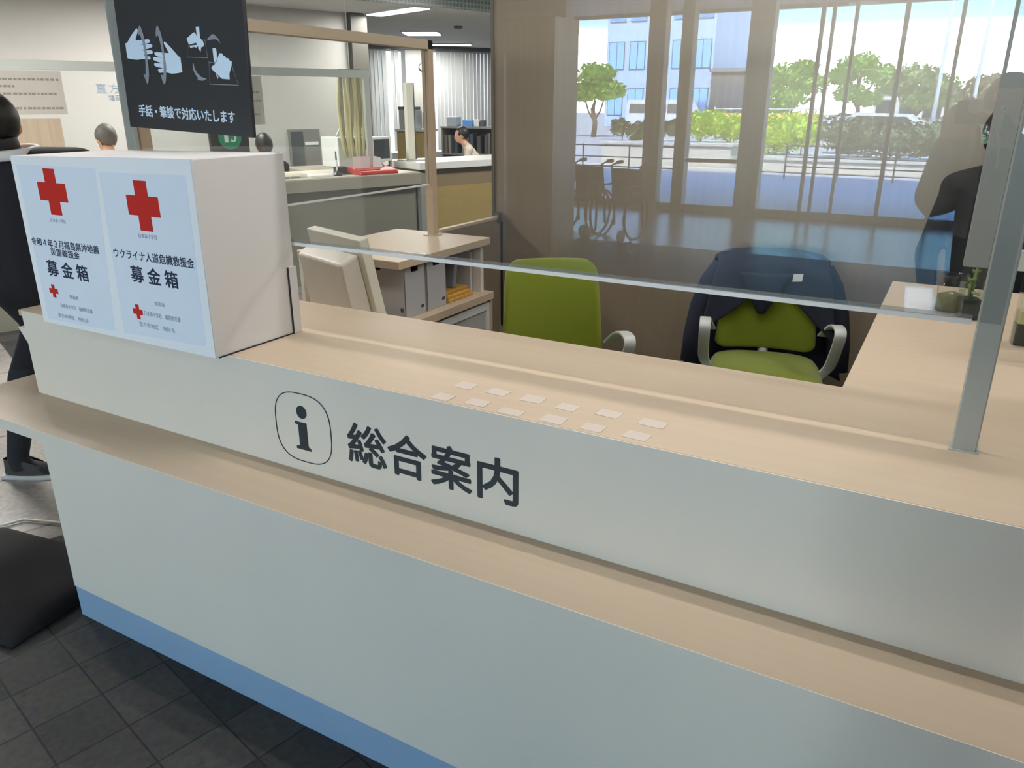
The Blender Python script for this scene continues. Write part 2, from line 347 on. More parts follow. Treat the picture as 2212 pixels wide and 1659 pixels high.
# worktop, U-shaped
wt = MB()
wt.prism([(4.2, .0035, .978), (4.2, 2.052, .978), (1.699, 2.052, .978), (1.699, .597, .978), (-.93, .597, .978), (-.93, .0035, .978)], (0, 0, .022))
w = wt.build('worktop', WOOD, None, .002, 1)
tag(w, 'pale wood U-shaped worktop of the information counter, under box and acrylic', 'worktop')
MB().box((1.696, .60, .955), (1.699, 2.052, .978)).build('edge_strip', WHITEP, w)
# right-hand base cabinet under the worktop
rc = thing('counter_cabinet', 'grey base cabinet carrying the right arm of the U-shaped worktop', 'cabinet', (0, 0, 0))
MB().box((1.72, .6, 0), (2.3, 2.03, .976)).build('body', LAM, rc)
MB().box((1.705, .62, .1), (1.719, 1.3, .95)).build('door', LAM, rc)
MB().box((1.705, 1.32, .1), (1.719, 2.0, .95)).build('door', LAM, rc)
# inner desk board and the left shelf unit
ds = thing('inner_desk', 'low pale desk board behind the donation box, carrying the computer monitor', 'desk', (0, 0, 0))
MB().box((-.92, .62, .70), (.15, 1.345, .725)).build('desk_top', WOOD, ds)
for x in (-.88, .12): MB().box((x, .64, 0), (x + .025, 1.33, .70)).build('side_panel', LAM, ds)
su = thing('shelf_unit', 'pale wood shelf unit with open shelf, left inside the counter', 'shelf', (0, 0, 0))
MB().box((-.93, 1.36, .962), (-.30, 2.172, 1.0)).build('top', WOODY, su, .002, 1)
MB().box((-.90, 1.36, .667), (-.27, 2.155, .709)).build('shelf', WOODY, su, .002, 1)
MB().box((-.90, 2.10, .709), (-.32, 2.13, .962)).build('side_panel', mat('pale_shelf_side', '#d9d3c8', .5), su)
MB().box((-.92, 1.36, 0), (-.90, 2.155, .962)).build('back_panel', LAM, su)
MB().box((-.90, 1.37, 0), (-.31, 2.11, .667)).build('lower_body', LAMD, su)
f = MB().box((-.31, 1.38, .05), (-.285, 1.66, .655)).build('door', mat('grey_white_door', '#b7b5b2', .5), su)
f = MB().box((-.31, 1.67, .05), (-.292, 2.10, .65)).build('door', mat('grey_white_door', '#b7b5b2', .5), su)
MB().box((-.292, 1.66, .612), (-.284, 2.13, .652)).box((-.292, 2.095, .05), (-.284, 2.13, .612)).box((-.292, 1.66, .05), (-.284, 1.695, .612)).build('door_frame', WHITEP, f)
MB().box((-.31, 2.13, .02), (-.28, 2.155, .667)).build('end_post', WOODZ, su)
# swing gate to the back wall
g = thing('swing_gate', 'plain brown wooden swing gate between shelf unit and panelled wall', 'gate', (0, 0, 0))
MB().box((-.655, 2.18, .1), (-.625, 2.83, 1.0)).build('panel', BROWN, g)
MB().box((-.657, 2.18, 1.0), (-.623, 2.83, 1.016)).build('top_rail', WOODY, g)
MB().box((-.66, 2.79, .98), (-.615, 2.838, 1.04)).build('hinge', CHROME, g)
MB().box((-.624, 2.834, .3), (-.612, 2.842, .98)).build('gap_strip', BLACKP, g)  # black strip painted in for the dark gap between gate and wall
# ---- acrylic partition along the front
ap = thing('acrylic_partition', 'tall clear acrylic screen on grey posts along the front worktop', 'partition', (0, 0, 0))
for x in (-.612, 1.950):
    MB().box((x, .304, 1.0), (x + .047, .322, 2.02)).build('post', GREYP, ap, .003, 1)
    MB().box((x - .004, .299, 1.0), (x + .052, .345, 1.003)).build('foot_plate', GREYP, ap)
MB().box((-.612, .304, 2.02), (1.997, .322, 2.065)).build('top_rail', GREYP, ap)
MB().box((-.60, .298, 1.277), (1.99, .303, 2.03)).build('acrylic_pane', ACRYL, ap)
MB().box((-.60, .2965, 1.271), (1.94, .3045, 1.281)).build('pane_edge', ACE, ap)
MB().box((-.60, .2968, 1.2812), (1.94, .3042, 1.289)).build('pane_edge_upper', ACE2, ap)
# right return screen
rp = thing('side_screen', 'clear acrylic side screen with grey stile above the right worktop', 'partition', (0, 0, 0))
MB().box((1.916, .90, 1.28), (1.976, .94, 2.02)).build('stile', mat('shaded_grey_metal', '#7f817c', .5), rp, .003, 1)  # the posts' grey, darkened in colour for the shade on the stile
MB().box((1.976, .905, 1.28), (2.9, .935, 1.33)).build('bottom_rail', GREYP, rp)
MB().box((2.9, .90, 1.0), (2.95, .94, 2.02)).build('post', GREYP, rp)
MB().box((1.976, .918, 1.33), (2.9, .922, 2.02)).build('acrylic_pane', ACRYL, rp)
# left wooden framed screen on the shelf unit
lp = thing('framed_screen', 'acrylic screen in a pale wooden frame standing on the shelf unit', 'partition', (0, 0, 0))
MB().box((-.634, 2.055, 1.0), (-.59, 2.10, 1.985)).build('post', WOODZ, lp, .002, 1)
MB().box((-.634, 0.345, 1.94), (-.59, 2.10, 1.985)).build('top_rail', WOODY, lp, .002, 1)
MB().box((-.634, .345, 1.0), (-.59, .39, 1.94)).build('post', WOODZ, lp, .002, 1)
MB().box((-.614, .39, 1.272), (-.610, 2.055, 1.94)).build('acrylic_pane', FILM, lp)
MB().box((-.6145, .39, 1.268), (-.6095, 2.055, 1.277)).build('pane_edge', ACE, lp)
MB().box((-.65, 2.04, 1.0), (-.575, 2.115, 1.004)).build('foot_plate', GREYP, lp)
# ---- donation box
db = thing('donation_box', 'large white paper-covered donation box with two pale blue posters on its front', 'box', (0, 0, 0))
b = MB().hexa([(-.70, -.038, 1.0), (.1246, -.038, 1.0), (.128, .29, 1.0), (-.70, .29, 1.0), (-.695, -.038, 1.528), (.132, -.038, 1.546), (.128, .29, 1.546), (-.69, .29, 1.53)])
b.build('body', WHITE, db, .004, 2)
MB().box((.1285, .262, 1.0), (.1335, .2935, 1.21)).build('corner_flap', WHITE, db, .001, 1)
MB().box((.1285, .258, 1.0), (.1325, .262, 1.21)).build('flap_gap_shade', mat('painted_gap_shadow', '#2b2a2a', .9), db)  # dark strip laid in as the shade of the gap behind the flap
MB().box((.126, -.03, 1.0), (.1295, .29, 1.0035)).build('base_shade_strip', mat('painted_gap_shadow', '#2b2a2a', .9), db)  # dark strip laid in as the shade along the box's foot
def poster(x0, x1, z0, z1, lab, field):
    p = flat('poster', [(x0, z0), (x1, z0 + .002), (x1 + .004, z1 + .006), (x0 + .004, z1)], -.0385, PAPER, db, .0009, lab)
    flat('printed_field', field, -.0395, PAPERB, p, .0003)
    return p
p1 = poster(-.701, -.284, .998, 1.527, 'left poster, about an earthquake collection', [(-.672, 1.012), (-.322, 1.018), (-.279, 1.505), (-.672, 1.503)])
p2 = poster(-.284, .1235, 1.0, 1.538, 'right poster, about a humanitarian collection', [(-.277, 1.02), (.09, 1.032), (.104, 1.503), (-.264, 1.496)])
Y = -.0400
flat('printed_cross', cross_pts(-.508, 1.428, .142, .137, .40), Y, RED, p1, .0004); flat('printed_cross', cross_pts(-.608, 1.112, .046, .043, .36), Y, RED, p1, .0004)
flat('printed_cross', cross_pts(-.090, 1.412, .136, .138, .40), Y, RED, p2, .0004); flat('printed_cross', cross_pts(-.192, 1.097, .044, .045, .36), Y, RED, p2, .0004)
def ptxt(par, s, cx, cz, w, h, m=INK, bold=.0): lettering('lettering', s, w, h, m, par, (cx, Y - .0002, cz), bold=bold, depth=.0003)
ptxt(p1, '日本赤十字社', -.508, 1.342, .08, .012, INKG); ptxt(p1, '令和４年３月福島県沖地震', -.502, 1.268, .345, .026, bold=.012); ptxt(p1, '災害義援金', -.506, 1.242, .15, .024, bold=.012)
ptxt(p1, '募 金 箱', -.512, 1.188, .212, .052, bold=.02); ptxt(p1, '取扱者', -.503, 1.103, .045, .012, INKG)
ptxt(p1, '日本赤十字社　福岡県支部', -.502, 1.068, .165, .014, INKG); ptxt(p1, '直方市地区　地区長', -.53, 1.033, .16, .013, INKG)
ptxt(p2, '日本赤十字社', -.09, 1.328, .08, .013, INKG); ptxt(p2, 'ウクライナ人道危機救援金', -.085, 1.268, .348, .028, bold=.012)
ptxt(p2, '募 金 箱', -.092, 1.213, .206, .05, bold=.02); ptxt(p2, '取扱者', -.085, 1.133, .045, .012, INKG)
ptxt(p2, '日本赤十字社　福岡県支部', -.083, 1.097, .158, .015, INKG); ptxt(p2, '直方市地区　地区長', -.115, 1.06, .16, .014, INKG)
# ---- dark notice board on the acrylic
DATA = json.loads('''{"handA":[[-0.422,1.91],[-0.417,1.905],[-0.42,1.898],[-0.435,1.878],[-0.432,1.875],[-0.403,1.877],[-0.374,1.879],[-0.368,1.874],[-0.371,1.869],[-0.386,1.866],[-0.414,1.863],[-0.413,1.862],[-0.389,1.864],[-0.364,1.865],[-0.359,1.86],[-0.363,1.856],[-0.385,1.851],[-0.411,1.848],[-0.41,1.846],[-0.39,1.847],[-0.366,1.847],[-0.362,1.842],[-0.367,1.837],[-0.389,1.835],[-0.406,1.834],[-0.406,1.832],[-0.39,1.83],[-0.38,1.829],[-0.376,1.825],[-0.381,1.82],[-0.42,1.821],[-0.441,1.818],[-0.462,1.819],[-0.488,1.822],[-0.488,1.842],[-0.487,1.866],[-0.478,1.867],[-0.454,1.888]],"handB":[[-0.301,1.873],[-0.296,1.87],[-0.274,1.854],[-0.249,1.832],[-0.24,1.829],[-0.24,1.812],[-0.24,1.787],[-0.264,1.783],[-0.291,1.781],[-0.314,1.785],[-0.344,1.782],[-0.351,1.788],[-0.348,1.793],[-0.325,1.796],[-0.353,1.799],[-0.364,1.803],[-0.364,1.809],[-0.355,1.81],[-0.324,1.81],[-0.347,1.814],[-0.364,1.819],[-0.366,1.825],[-0.359,1.828],[-0.32,1.826],[-0.345,1.83],[-0.355,1.835],[-0.355,1.841],[-0.343,1.842],[-0.291,1.84],[-0.289,1.841],[-0.305,1.866],[-0.305,1.87]],"arrowA":[[-0.405,1.917],[-0.4,1.914],[-0.393,1.893],[-0.391,1.865],[-0.39,1.83],[-0.392,1.796],[-0.395,1.775],[-0.401,1.758],[-0.407,1.747],[-0.411,1.749],[-0.416,1.762],[-0.422,1.777],[-0.411,1.774],[-0.404,1.803],[-0.4,1.837],[-0.402,1.87],[-0.407,1.887],[-0.411,1.892],[-0.418,1.888],[-0.415,1.902],[-0.411,1.912]],"arrowB":[[-0.324,1.917],[-0.319,1.915],[-0.311,1.896],[-0.308,1.872],[-0.309,1.834],[-0.309,1.801],[-0.314,1.777],[-0.32,1.758],[-0.327,1.748],[-0.332,1.75],[-0.337,1.761],[-0.34,1.779],[-0.329,1.774],[-0.322,1.794],[-0.317,1.828],[-0.319,1.857],[-0.322,1.881],[-0.327,1.891],[-0.336,1.885],[-0.333,1.901],[-0.329,1.912]],"fist":[[-0.2,1.882],[-0.189,1.887],[-0.179,1.893],[-0.165,1.899],[-0.16,1.897],[-0.154,1.887],[-0.154,1.914],[-0.14,1.915],[-0.141,1.895],[-0.141,1.883],[-0.132,1.876],[-0.128,1.866],[-0.131,1.861],[-0.142,1.858],[-0.147,1.846],[-0.155,1.855],[-0.154,1.862],[-0.163,1.857],[-0.174,1.859],[-0.188,1.856],[-0.192,1.862],[-0.157,1.865],[-0.162,1.871],[-0.183,1.866],[-0.191,1.865],[-0.195,1.868]],"fist2":[[-0.095,1.856],[-0.081,1.857],[-0.08,1.844],[-0.081,1.826],[-0.093,1.816],[-0.096,1.822]],"hand3":[[-0.068,1.843],[-0.058,1.843],[-0.054,1.837],[-0.047,1.836],[-0.043,1.83],[-0.034,1.83],[-0.03,1.824],[-0.021,1.821],[-0.023,1.812],[-0.037,1.788],[-0.039,1.772],[-0.071,1.773],[-0.087,1.784],[-0.109,1.799],[-0.109,1.805],[-0.094,1.812],[-0.083,1.821],[-0.075,1.834]],"tip":[[-0.096,1.787],[-0.085,1.778],[-0.089,1.772]],"sheetA":[[-0.194,1.867],[-0.21,1.83],[-0.121,1.83],[-0.123,1.879]],"sheetB":[[-0.118,1.818],[-0.126,1.756],[-0.006,1.757],[-0.023,1.806]],"swA":[[-0.088,1.895],[-0.075,1.89],[-0.064,1.88],[-0.06,1.87],[-0.068,1.877],[-0.079,1.881],[-0.097,1.88],[-0.111,1.877],[-0.112,1.882],[-0.099,1.889]],"swB":[[-0.185,1.814],[-0.183,1.798],[-0.173,1.785],[-0.159,1.775],[-0.137,1.771],[-0.154,1.765],[-0.177,1.766],[-0.174,1.772],[-0.184,1.782],[-0.191,1.797],[-0.189,1.811]],"txtb":[[-0.467,1.679],[-0.03,1.679],[-0.043,1.648],[-0.466,1.644]],"corners":[],"board":[[-0.532,1.611],[0.029,1.618],[0.05,1.95],[-0.513,1.981]]}''')
SIGNB = mat('charcoal_board', '#2a2d2f', .55, .05, 20); SIGNW = mat('pale_blue_print', '#c9dff2', .5, .02); SIGNG = mat('grey_print', '#85909a', .5, .02)
sb = thing('notice_board', 'charcoal notice board with pale hand pictograms hung on the acrylic', 'sign', (-.54, .285, 1.608), rot=(0, R(2.4), 0))
inv = Matrix.Translation((.54, -.27, -1.608))
YB = .262
def sflat(name, pts, m, d=.0008, dy=0.):
    # board axes: bottom-left corner, measured along the leaning edges
    q = []
    for x, z in pts:
        v = (z - 1.611) / .370; u = (x + .532 - .019 * v) / .561
        q.append((u * .564, v * .366 - u * 0.0))
    return flat(name, q, -.0075 - dy, m, sb, d)
MB().box((0, -.007, 0), (.564, .006, .42)).build('board', SIGNB, sb, .001, 1)
for nme, k, m, dy in (('hand_print', 'handA', SIGNW, 0), ('hand_print', 'handB', SIGNW, 0), ('motion_arrow', 'arrowA', SIGNG, .001), ('motion_arrow', 'arrowB', SIGNG, .001), ('hand_print', 'fist', SIGNW, .0005), ('pen_print', 'fist2', SIGNW, 0), ('hand_print', 'hand3', SIGNW, .0005), ('pen_print', 'tip', SIGNW, 0), ('motion_arrow', 'swA', SIGNG, 0), ('motion_arrow', 'swB', SIGNG, 0)):
    sflat(nme, DATA[k], m, .0006, dy)
for k in ('sheetA', 'sheetB'):
    q = []
    for x, z in DATA[k]:
        v = (z - 1.611) / .370; u = (x + .532 - .019 * v) / .561; q.append(Vector((u * .564, -.0075, v * .366)))
    MB().tube(q, .0011, 6, closed=True).build('sheet_outline', SIGNG, sb)
lettering('lettering', '手話・筆談で対応いたします', .44, .036, SIGNW, sb, (.276, -.0073, .054), bold=.02)
# ================================================================== chairs
def sstep(t): t = max(0, min(1, t)); return t * t * (3 - 2 * t)
def back_f(u, v, off=0.0):
    """backrest surface: u across 0..1, v up 0..1"""
    w = .245 - .025 * v
    a = (u - .5) * 2
    k = 1.0
    x = a * w
    z = .50 + .485 * v
    # rounded upper corners
    r = .09
    if v > .8 and abs(a) > .75: z -= .05 * ((abs(a) - .75) / .25) ** 2 * ((v - .8) / .2)
    if v < .12 and abs(a) > .8: z += .03 * ((abs(a) - .8) / .2) ** 2
    y = .235 + .075 * v + .03 * v * v - .055 * a * a - .02 * math.sin(v * math.pi)
    return Vector((x, y + off, z))
def make_chair(label):
    t = thing('office_chair', label, 'chair', (0, 0, 0), 0, 'lime green office chairs in the booth')
    MB().grid(lambda u, v: back_f(u, v), 20, 20).build('backrest', GREEN, t, smooth=True, solid=.035, sub=1)
    def seat(u, v):
        a = (u - .5) * 2; b = (v - .5) * 2
        s = (1 - .12 * abs(b) ** 4); x = a * .26 * s; y = b * .24 * (1 - .12 * abs(a) ** 4)
        return Vector((x, y - .02, .455 - .03 * max(0, -b) ** 3 - .02 * abs(a) ** 4 + .008 * b))
    MB().grid(seat, 16, 16).build('seat', GREEN, t, smooth=True, solid=.06, sub=1)
    for s in (-1, 1):
        pts = [(s * .27, .18, .60), (s * .295, .10, .665), (s * .30, 0, .70), (s * .30, -.10, .712), (s * .30, -.135, .70), (s * .30, -.13, .665), (s * .298, -.07, .58), (s * .29, .0, .49), (s * .25, .02, .43)]
        # rounded band
        P = [Vector(p) for p in pts]; Q = []
        for i in range(len(P) - 1):
            for k in range(4):
                a, b_, c, d = P[max(i - 1, 0)], P[i], P[i + 1], P[min(i + 2, len(P) - 1)]; q = k / 4
                Q.append(.5 * ((2 * b_) + (c - a) * q + (2 * a - 5 * b_ + 4 * c - d) * q * q + (3 * b_ - a - 3 * c + d) * q ** 3))
        Q.append(P[-1])
        bd = MB(); n = len(Q)
        A = [[bd.bm.verts.new((q.x - .026 * 1, q.y, q.z)), bd.bm.verts.new((q.x + .026, q.y, q.z))] for q in Q]
        for i in range(n - 1): bd.bm.faces.new((A[i][0], A[i][1], A[i + 1][1], A[i + 1][0]))
        bd.build('armrest', ARMG, t, smooth=True, solid=.014, bevel=.004)
    MB().tube([(0, .26, .62), (0, .24, .46), (0, .12, .40), (0, 0, .395)], .026, 10).build('back_bracket', ARMG, t, smooth=True)
    MB().lathe([(.03, .09), (.03, .30), (.022, .30), (.022, .40), (.09, .405), (.09, .42)], 18).build('column', GREYD, t)
    b = MB()
    for k in range(5):
        a = 2 * math.pi * k / 5 + .3; b.tube([(0, 0, .10), (.28 * math.cos(a), .28 * math.sin(a), .065)], [.028, .018], 8)
    base = b.build('base', ARMG, t, smooth=True)
    for k in range(5):
        a = 2 * math.pi * k / 5 + .3; x, y = .28 * math.cos(a), .28 * math.sin(a)
        MB().tube([(x - .02, y, .027), (x + .02, y, .027)], .027, 14).build('caster', BLACKP, t)
    return t
c1 = make_chair('bare lime green office chair turned sideways, beside the shelf unit')
c1.location = (.40, 1.60, 0); c1.rotation_euler.z = R(34)
c2 = copy_tree(c1); c2['label'] = 'lime green office chair with a dark navy coat hung over its backrest'
c2.location = (1.19, 2.29, 0); c2.rotation_euler.z = R(15)
# coat over the second chair
ct = thing('coat', 'dark navy coat draped over the backrest of the right green chair', 'coat', c2.location, R(15))
def coat_f(u, v):
    # v 0 front hem .. .38 top .. 1 back hem ; u across
    a = (u - .5) * 2; w = .262 + .16 * abs(v - .38)
    x = a * w
    top = .985 - .04 * abs(a) ** 5
    wav = .008 * math.sin(11 * u + 3 * v) + .006 * math.sin(23 * u)
    if v < .38:
        t = 1 - v / .38
        hem = .185 + .17 * abs(a) ** 1.5 + .03 * math.sin(9 * u)
        z = top - t * hem; y = .270 - .075 * a * a - min(1, t * 4) * .045 - t * .05 + wav
    elif v < .46:
        t = (v - .38) / .08; y = .275 - .055 * a * a + .12 * t + wav; z = top + .006 * math.sin(t * math.pi)
    else:
        t = (v - .46) / .54; z = top - t * .62; y = .395 - .05 * a * a + wav * 2 - .03 * t; x *= 1 + .12 * t
    return Vector((x, y, z))
cb = MB().grid(coat_f, 40, 44).build('coat_body', NAVY, ct, smooth=True, solid=.012)
# hood / collar flap hanging as a point in the middle of the front
MB().grid(lambda u, v: Vector(((u - .5) * .26 * (1 - v * .9) - .035, .165 - .012 * math.sin(v * 3) - .01 * math.cos((u - .5) * 6), .90 - .20 * v)), 10, 10).build('collar', NAVY, ct, smooth=True, solid=.014)
for s in (-1, 1):
    MB().tube([(s * .245, .26, .92), (s * .285, .25, .83), (s * .325, .22, .70), (s * .35, .19, .56), (s * .36, .17, .42)], [.045, .06, .06, .055, .05], 12, flat=(1, .62)).build('sleeve', NAVY, ct, smooth=True)
MB().prism([(.095, .172, .865), (.14, .172, .868), (.143, .176, .905), (.098, .176, .902)], (0, -.002, 0)).build('care_tag', WHITE, cb)
MB().tube([(-.245, .168, .755), (-.245, .163, .755)], .008, 14).build('snap_button', CHROME, cb)
MB().box((-.28, .158, .725), (-.21, .164, .729), ).build('hem_piping', WHITEP, cb)
# ================================================================== monitor seen from behind
mo = thing('computer_monitor', 'white flat computer monitor seen from behind, tilted on the inner desk', 'monitor', (-.377, 1.161, .726), R(-19.3))
til = Matrix.Rotation(R(11.7), 4, 'X')
MB().box((-.226, -.022, .06), (.226, .022, .447), til).build('bezel', CREAM, mo, .004, 2)
MB().box((-.205, .0225, .10), (.205, .0235, .425), til).build('screen', BLACKP, mo)
h = MB(); h.hexa([til @ Vector(q) for q in [(-.215, -.11, .07), (.17, -.11, .07), (.19, -.022, .065), (-.222, -.022, .065), (-.215, -.10, .36), (.17, -.10, .36), (.19, -.022, .385), (-.222, -.022, .385)]]); h.build('housing', mat('warm_white_plastic', '#d4cfc3', .5, .02), mo, .012, 3)
MB().box((-.05, -.04, .012), (.05, .0, .10)).build('neck', CREAM, mo, .004)
MB().box((-.13, -.14, 0), (.13, .09, .014)).build('foot', CREAM, mo, .004)
# ================================================================== storage baskets and folders on the shelf
BG = mat('grey_storage_plastic', '#b2b2b4', .55, .03)
def basket(y0, label, w=.165, filled=True):
    t = thing('storage_basket', label, 'basket', (-.33, y0, .7095), 0, 'grey storage baskets on the open shelf')
    L, H, T = .34, .252, .004
    o = MB()
    def wall(p, d, n, notch):
        # wall along d of length n, profile with a hand notch
        L_ = n; a, b = L_ * .5 - .032, L_ * .5 + .032
        prof = [(0, 0), (L_, 0), (L_, H), (b, H), (b - .006, H - notch), (a + .006, H - notch), (a, H), (0, H)] if notch else [(0, 0), (L_, 0), (L_, H), (0, H)]
        d = Vector(d); nrm = Vector((-d.y, d.x, 0)) * T
        o.prism([Vector(p) + d * x + Vector((0, 0, z)) for x, z in prof], nrm)
    wall((0, 0, 0), (0, 1, 0), w, .035); wall((-L, w, 0), (0, -1, 0), w, .035)
    wall((-L, 0, 0), (1, 0, 0), L, .03); wall((0, w, 0), (-1, 0, 0), L, 0)
    o.box((-L + .004, .004, 0), (-.004, w - .004, .004)); o.build('body', BG, t, .0012, 1)
    MB().prism([(-.03, -.0006, .03), (-.012, -.0006, .03), (-.012, -.0006, .05), (-.03, -.0006, .05)], (0, -.0006, 0)).build('moulded_mark', GREYD, t)
    MB().prism([(.0006, w - .04, .03), (.0006, w - .015, .03), (.0006, w - .015, .045), (.0006, w - .04, .045)], (.0006, 0, 0)).build('moulded_mark', GREYD, t)
    return t
basket(1.435, 'grey storage basket beside the monitor, with a dark red packet showing in its notch')
basket(1.615, 'grey storage basket standing between the other basket and the orange folders')
tag(MB().box((-.62, 1.455, .715), (-.36, 1.58, .925)).build('packet', mat('dark_red_packet', '#6a3a3c', .6, .2), None, .006), 'dark red packet standing inside the storage basket nearest the monitor', 'packet')
for i, z in enumerate((.7105, .728, .746)):
    o = MB().box((-.64 + .01 * i, 1.80, z), (-.325 - .012 * i, 2.03 - .01 * i, z + .0165)).build('folder', mat('orange_card' + str(i), ('#c79a45', '#d3a44a', '#bf8f42')[i], .6), None, .002, 1)
    tag(o, ('orange card folder at the bottom of the shelf stack', 'orange card folder in the middle of the shelf stack', 'orange card folder on top of the shelf stack')[i], 'folder', 'orange folders on the open shelf')
tag(MB().prism([(-.62, 2.06, .7095), (-.36, 2.06, .7095), (-.36, 2.06, .93), (-.62, 2.06, .93)], (0, .012, 0)).build('document_tray', mat('grey_white_tray', '#c4c3c2', .5), None, .002, 1), 'grey white upright file plate at the end of the open shelf', 'file')
o = MB().prism([(-.60, 1.90, .7645), (-.37, 1.90, .7645), (-.37, 1.93, .93), (-.60, 1.93, .93)], (0, .03, 0)).build('binder', mat('grey_blue_binder', '#7f858c', .6), None, .003)
tag(o, 'grey blue binder leaning on the orange folders', 'binder')
# ================================================================== things on the worktop
LIT_PATCH = mat('painted_light_patch', '#cfc2b6', .4, .02)  # pale squares: patches of light put into colour on the worktop
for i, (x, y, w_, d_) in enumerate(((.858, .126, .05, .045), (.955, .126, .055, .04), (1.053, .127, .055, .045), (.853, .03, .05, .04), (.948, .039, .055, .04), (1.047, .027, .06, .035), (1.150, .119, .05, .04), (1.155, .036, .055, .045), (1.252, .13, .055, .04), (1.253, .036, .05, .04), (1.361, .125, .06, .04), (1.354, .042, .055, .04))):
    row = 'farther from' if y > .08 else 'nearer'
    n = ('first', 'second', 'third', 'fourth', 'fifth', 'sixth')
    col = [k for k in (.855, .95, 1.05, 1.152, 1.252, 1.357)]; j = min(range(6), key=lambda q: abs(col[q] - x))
    o = MB().box((-w_ / 2, -d_ / 2, 0), (w_ / 2, d_ / 2, .0007)).build('light_patch', LIT_PATCH, None, loc=(x, y, 1.0003), rot=(0, 0, R(random.uniform(-4, 4))))
    tag(o, '%s pale painted light patch from the box, row %s the front edge' % (n[j], row), 'patch', 'painted light patches on the worktop')
pp = MB().grid(lambda u, v: Vector((1.765 + .10 * u + (v - .5) * -.03, 1.47 + .50 * v, 1.0025 + .004 * math.sin(u * 3) * v)), 6, 8).build('paper_sheet', mat('soft_white_paper', '#dcdcde', .6, .02), None, smooth=True, solid=.001)
tag(pp, 'white sheet of paper lying on the right arm of the worktop', 'paper')
SOIL = mat('dark_soil', '#2c2d2b', .9, .3, 60, bump=.6); SUCC = mat('succulent_green', '#6f7f42', .6, .25, 30); SUCP = mat('pale_succulent', '#b8ad86', .6, .15, 30)
def rosette(mb, c, r, n=9):
    for k in range(n):
        a = 2.4 * k; q = r * (.35 + .65 * k / n); el = .9 - .6 * k / n
        d = Vector((math.cos(a) * math.cos(el), math.sin(a) * math.cos(el), math.sin(el)))
        mb.tube([Vector(c), Vector(c) + d * q * .6, Vector(c) + d * q], [r * .12, r * .24, r * .03], 8, flat=(1, .5))
# round jar
j = thing('glass_jar', 'round glass jar with mossy filling on the right worktop, left of the tall terrarium', 'jar', (1.915, 1.62, 1.0))
MB().lathe([(.042, 0), (.05, .006), (.05, .085), (.042, .10), (.04, .125), (.043, .127), (.043, .13)], 28, cap=False).build('glass', TUBEG, j, smooth=True)
MB().lathe([(.047, .003), (.047, .055), (.001, .07)], 24).build('moss_filling', mat('mossy_filling', '#6c6748', .9, .3, 60, bump=.5), j, smooth=True)
def terrarium(loc, rz, label, w=.062, h=.20, pale=False):
    t = thing('terrarium', label, 'terrarium', loc, rz)
    g = MB(); T = .002
    for a, b in (((-w / 2, -w / 2, 0), (w / 2, -w / 2 + T, h)), ((-w / 2, w / 2 - T, 0), (w / 2, w / 2, h)), ((-w / 2, -w / 2 + T, 0), (-w / 2 + T, w / 2 - T, h)), ((w / 2 - T, -w / 2 + T, 0), (w / 2, w / 2 - T, h))): g.box(a, b)
    g.build('glass_case', TUBEG, t)
    q = w / 2 - .003
    MB().box((-q, -q, .001), (q, q, .07 if not pale else .065)).build('soil', SOIL, t, .003)
    p = MB()
    for k in range(4):
        c = (random.uniform(-.012, .012), random.uniform(-.012, .012), .068); hh = .035 + .025 * k
        p.tube([c, (c[0] * 1.2, c[1] * 1.2, c[2] + hh)], .004, 6); rosette(p, (c[0] * 1.2, c[1] * 1.2, c[2] + hh), .024)
    p.build('succulent', SUCC, t, smooth=True)
    if pale: MB().box((-q, -q, .066), (q, q, .105)).build('sand_layer', SUCP, t, .003)
    else:
        r_ = MB(); rosette(r_, (.012, -.012, .085), .022, 11); r_.build('pale_succulent', SUCP, t, smooth=True)
    return t
terrarium((1.968, 1.53, 1.0), .3, 'tall square glass terrarium with green succulent over dark soil, left of the grey post')
terrarium((2.118, 1.27, 1.0), .1, 'square glass terrarium with a pale sand band, right of the grey post', pale=True)
# ================================================================== floor things near the counter's left end
bg = MB().grid(lambda u, v: Vector(((u - .5) * .74, (v - .5) * .52, .006 + .045 * (max(0, 1 - abs(2 * u - 1) ** 5) * max(0, 1 - abs(2 * v - 1) ** 5)) ** .5 * (1 + .15 * math.sin(9 * u + 2) * math.cos(7 * v)))), 26, 20).build('bag', BLACK, None, smooth=True, solid=.01, loc=(-.96, -.23, 0.006), rot=(0, 0, R(8)))
tag(bg, 'black cloth bag lying flat on the floor at the left end of the counter', 'bag')
tag(MB().tube([(-1.75, -.35, .012), (-1.45, -.15, .012), (-1.36, .06, .012), (-1.1, .16, .012), (-.85, .18, .012), (-.60, .15, .012)], .006, 8).build('cable', CREAM, None, smooth=True), 'pale cable running over the floor behind the black bag', 'cable')
# ================================================================== people: one continuous body each
def capsule(bm, a, b, ra, rb, n=14):
    a, b = Vector(a), Vector(b); d = b - a; L = d.length; d = d / L if L > 1e-6 else Vector((0, 0, 1))
    u = d.orthogonal().normalized(); w = d.cross(u); rings = []
    prof = [(-ra * math.cos(t), ra * math.sin(t)) for t in (.25, .7, 1.15)] + [(0, ra), (L * .5, (ra + rb) / 2), (L, rb)] + [(L + rb * math.cos(t), rb * math.sin(t)) for t in (1.15, .7, .25)]
    for z, r in prof: rings.append([bm.verts.new(a + d * z + (u * math.cos(2 * math.pi * k / n) + w * math.sin(2 * math.pi * k / n)) * r) for k in range(n)])
    for A, B in zip(rings, rings[1:]):
        for k in range(n): bm.faces.new((A[k], A[(k + 1) % n], B[(k + 1) % n], B[k]))
    bm.faces.new(rings[0][::-1]); bm.faces.new(rings[-1])
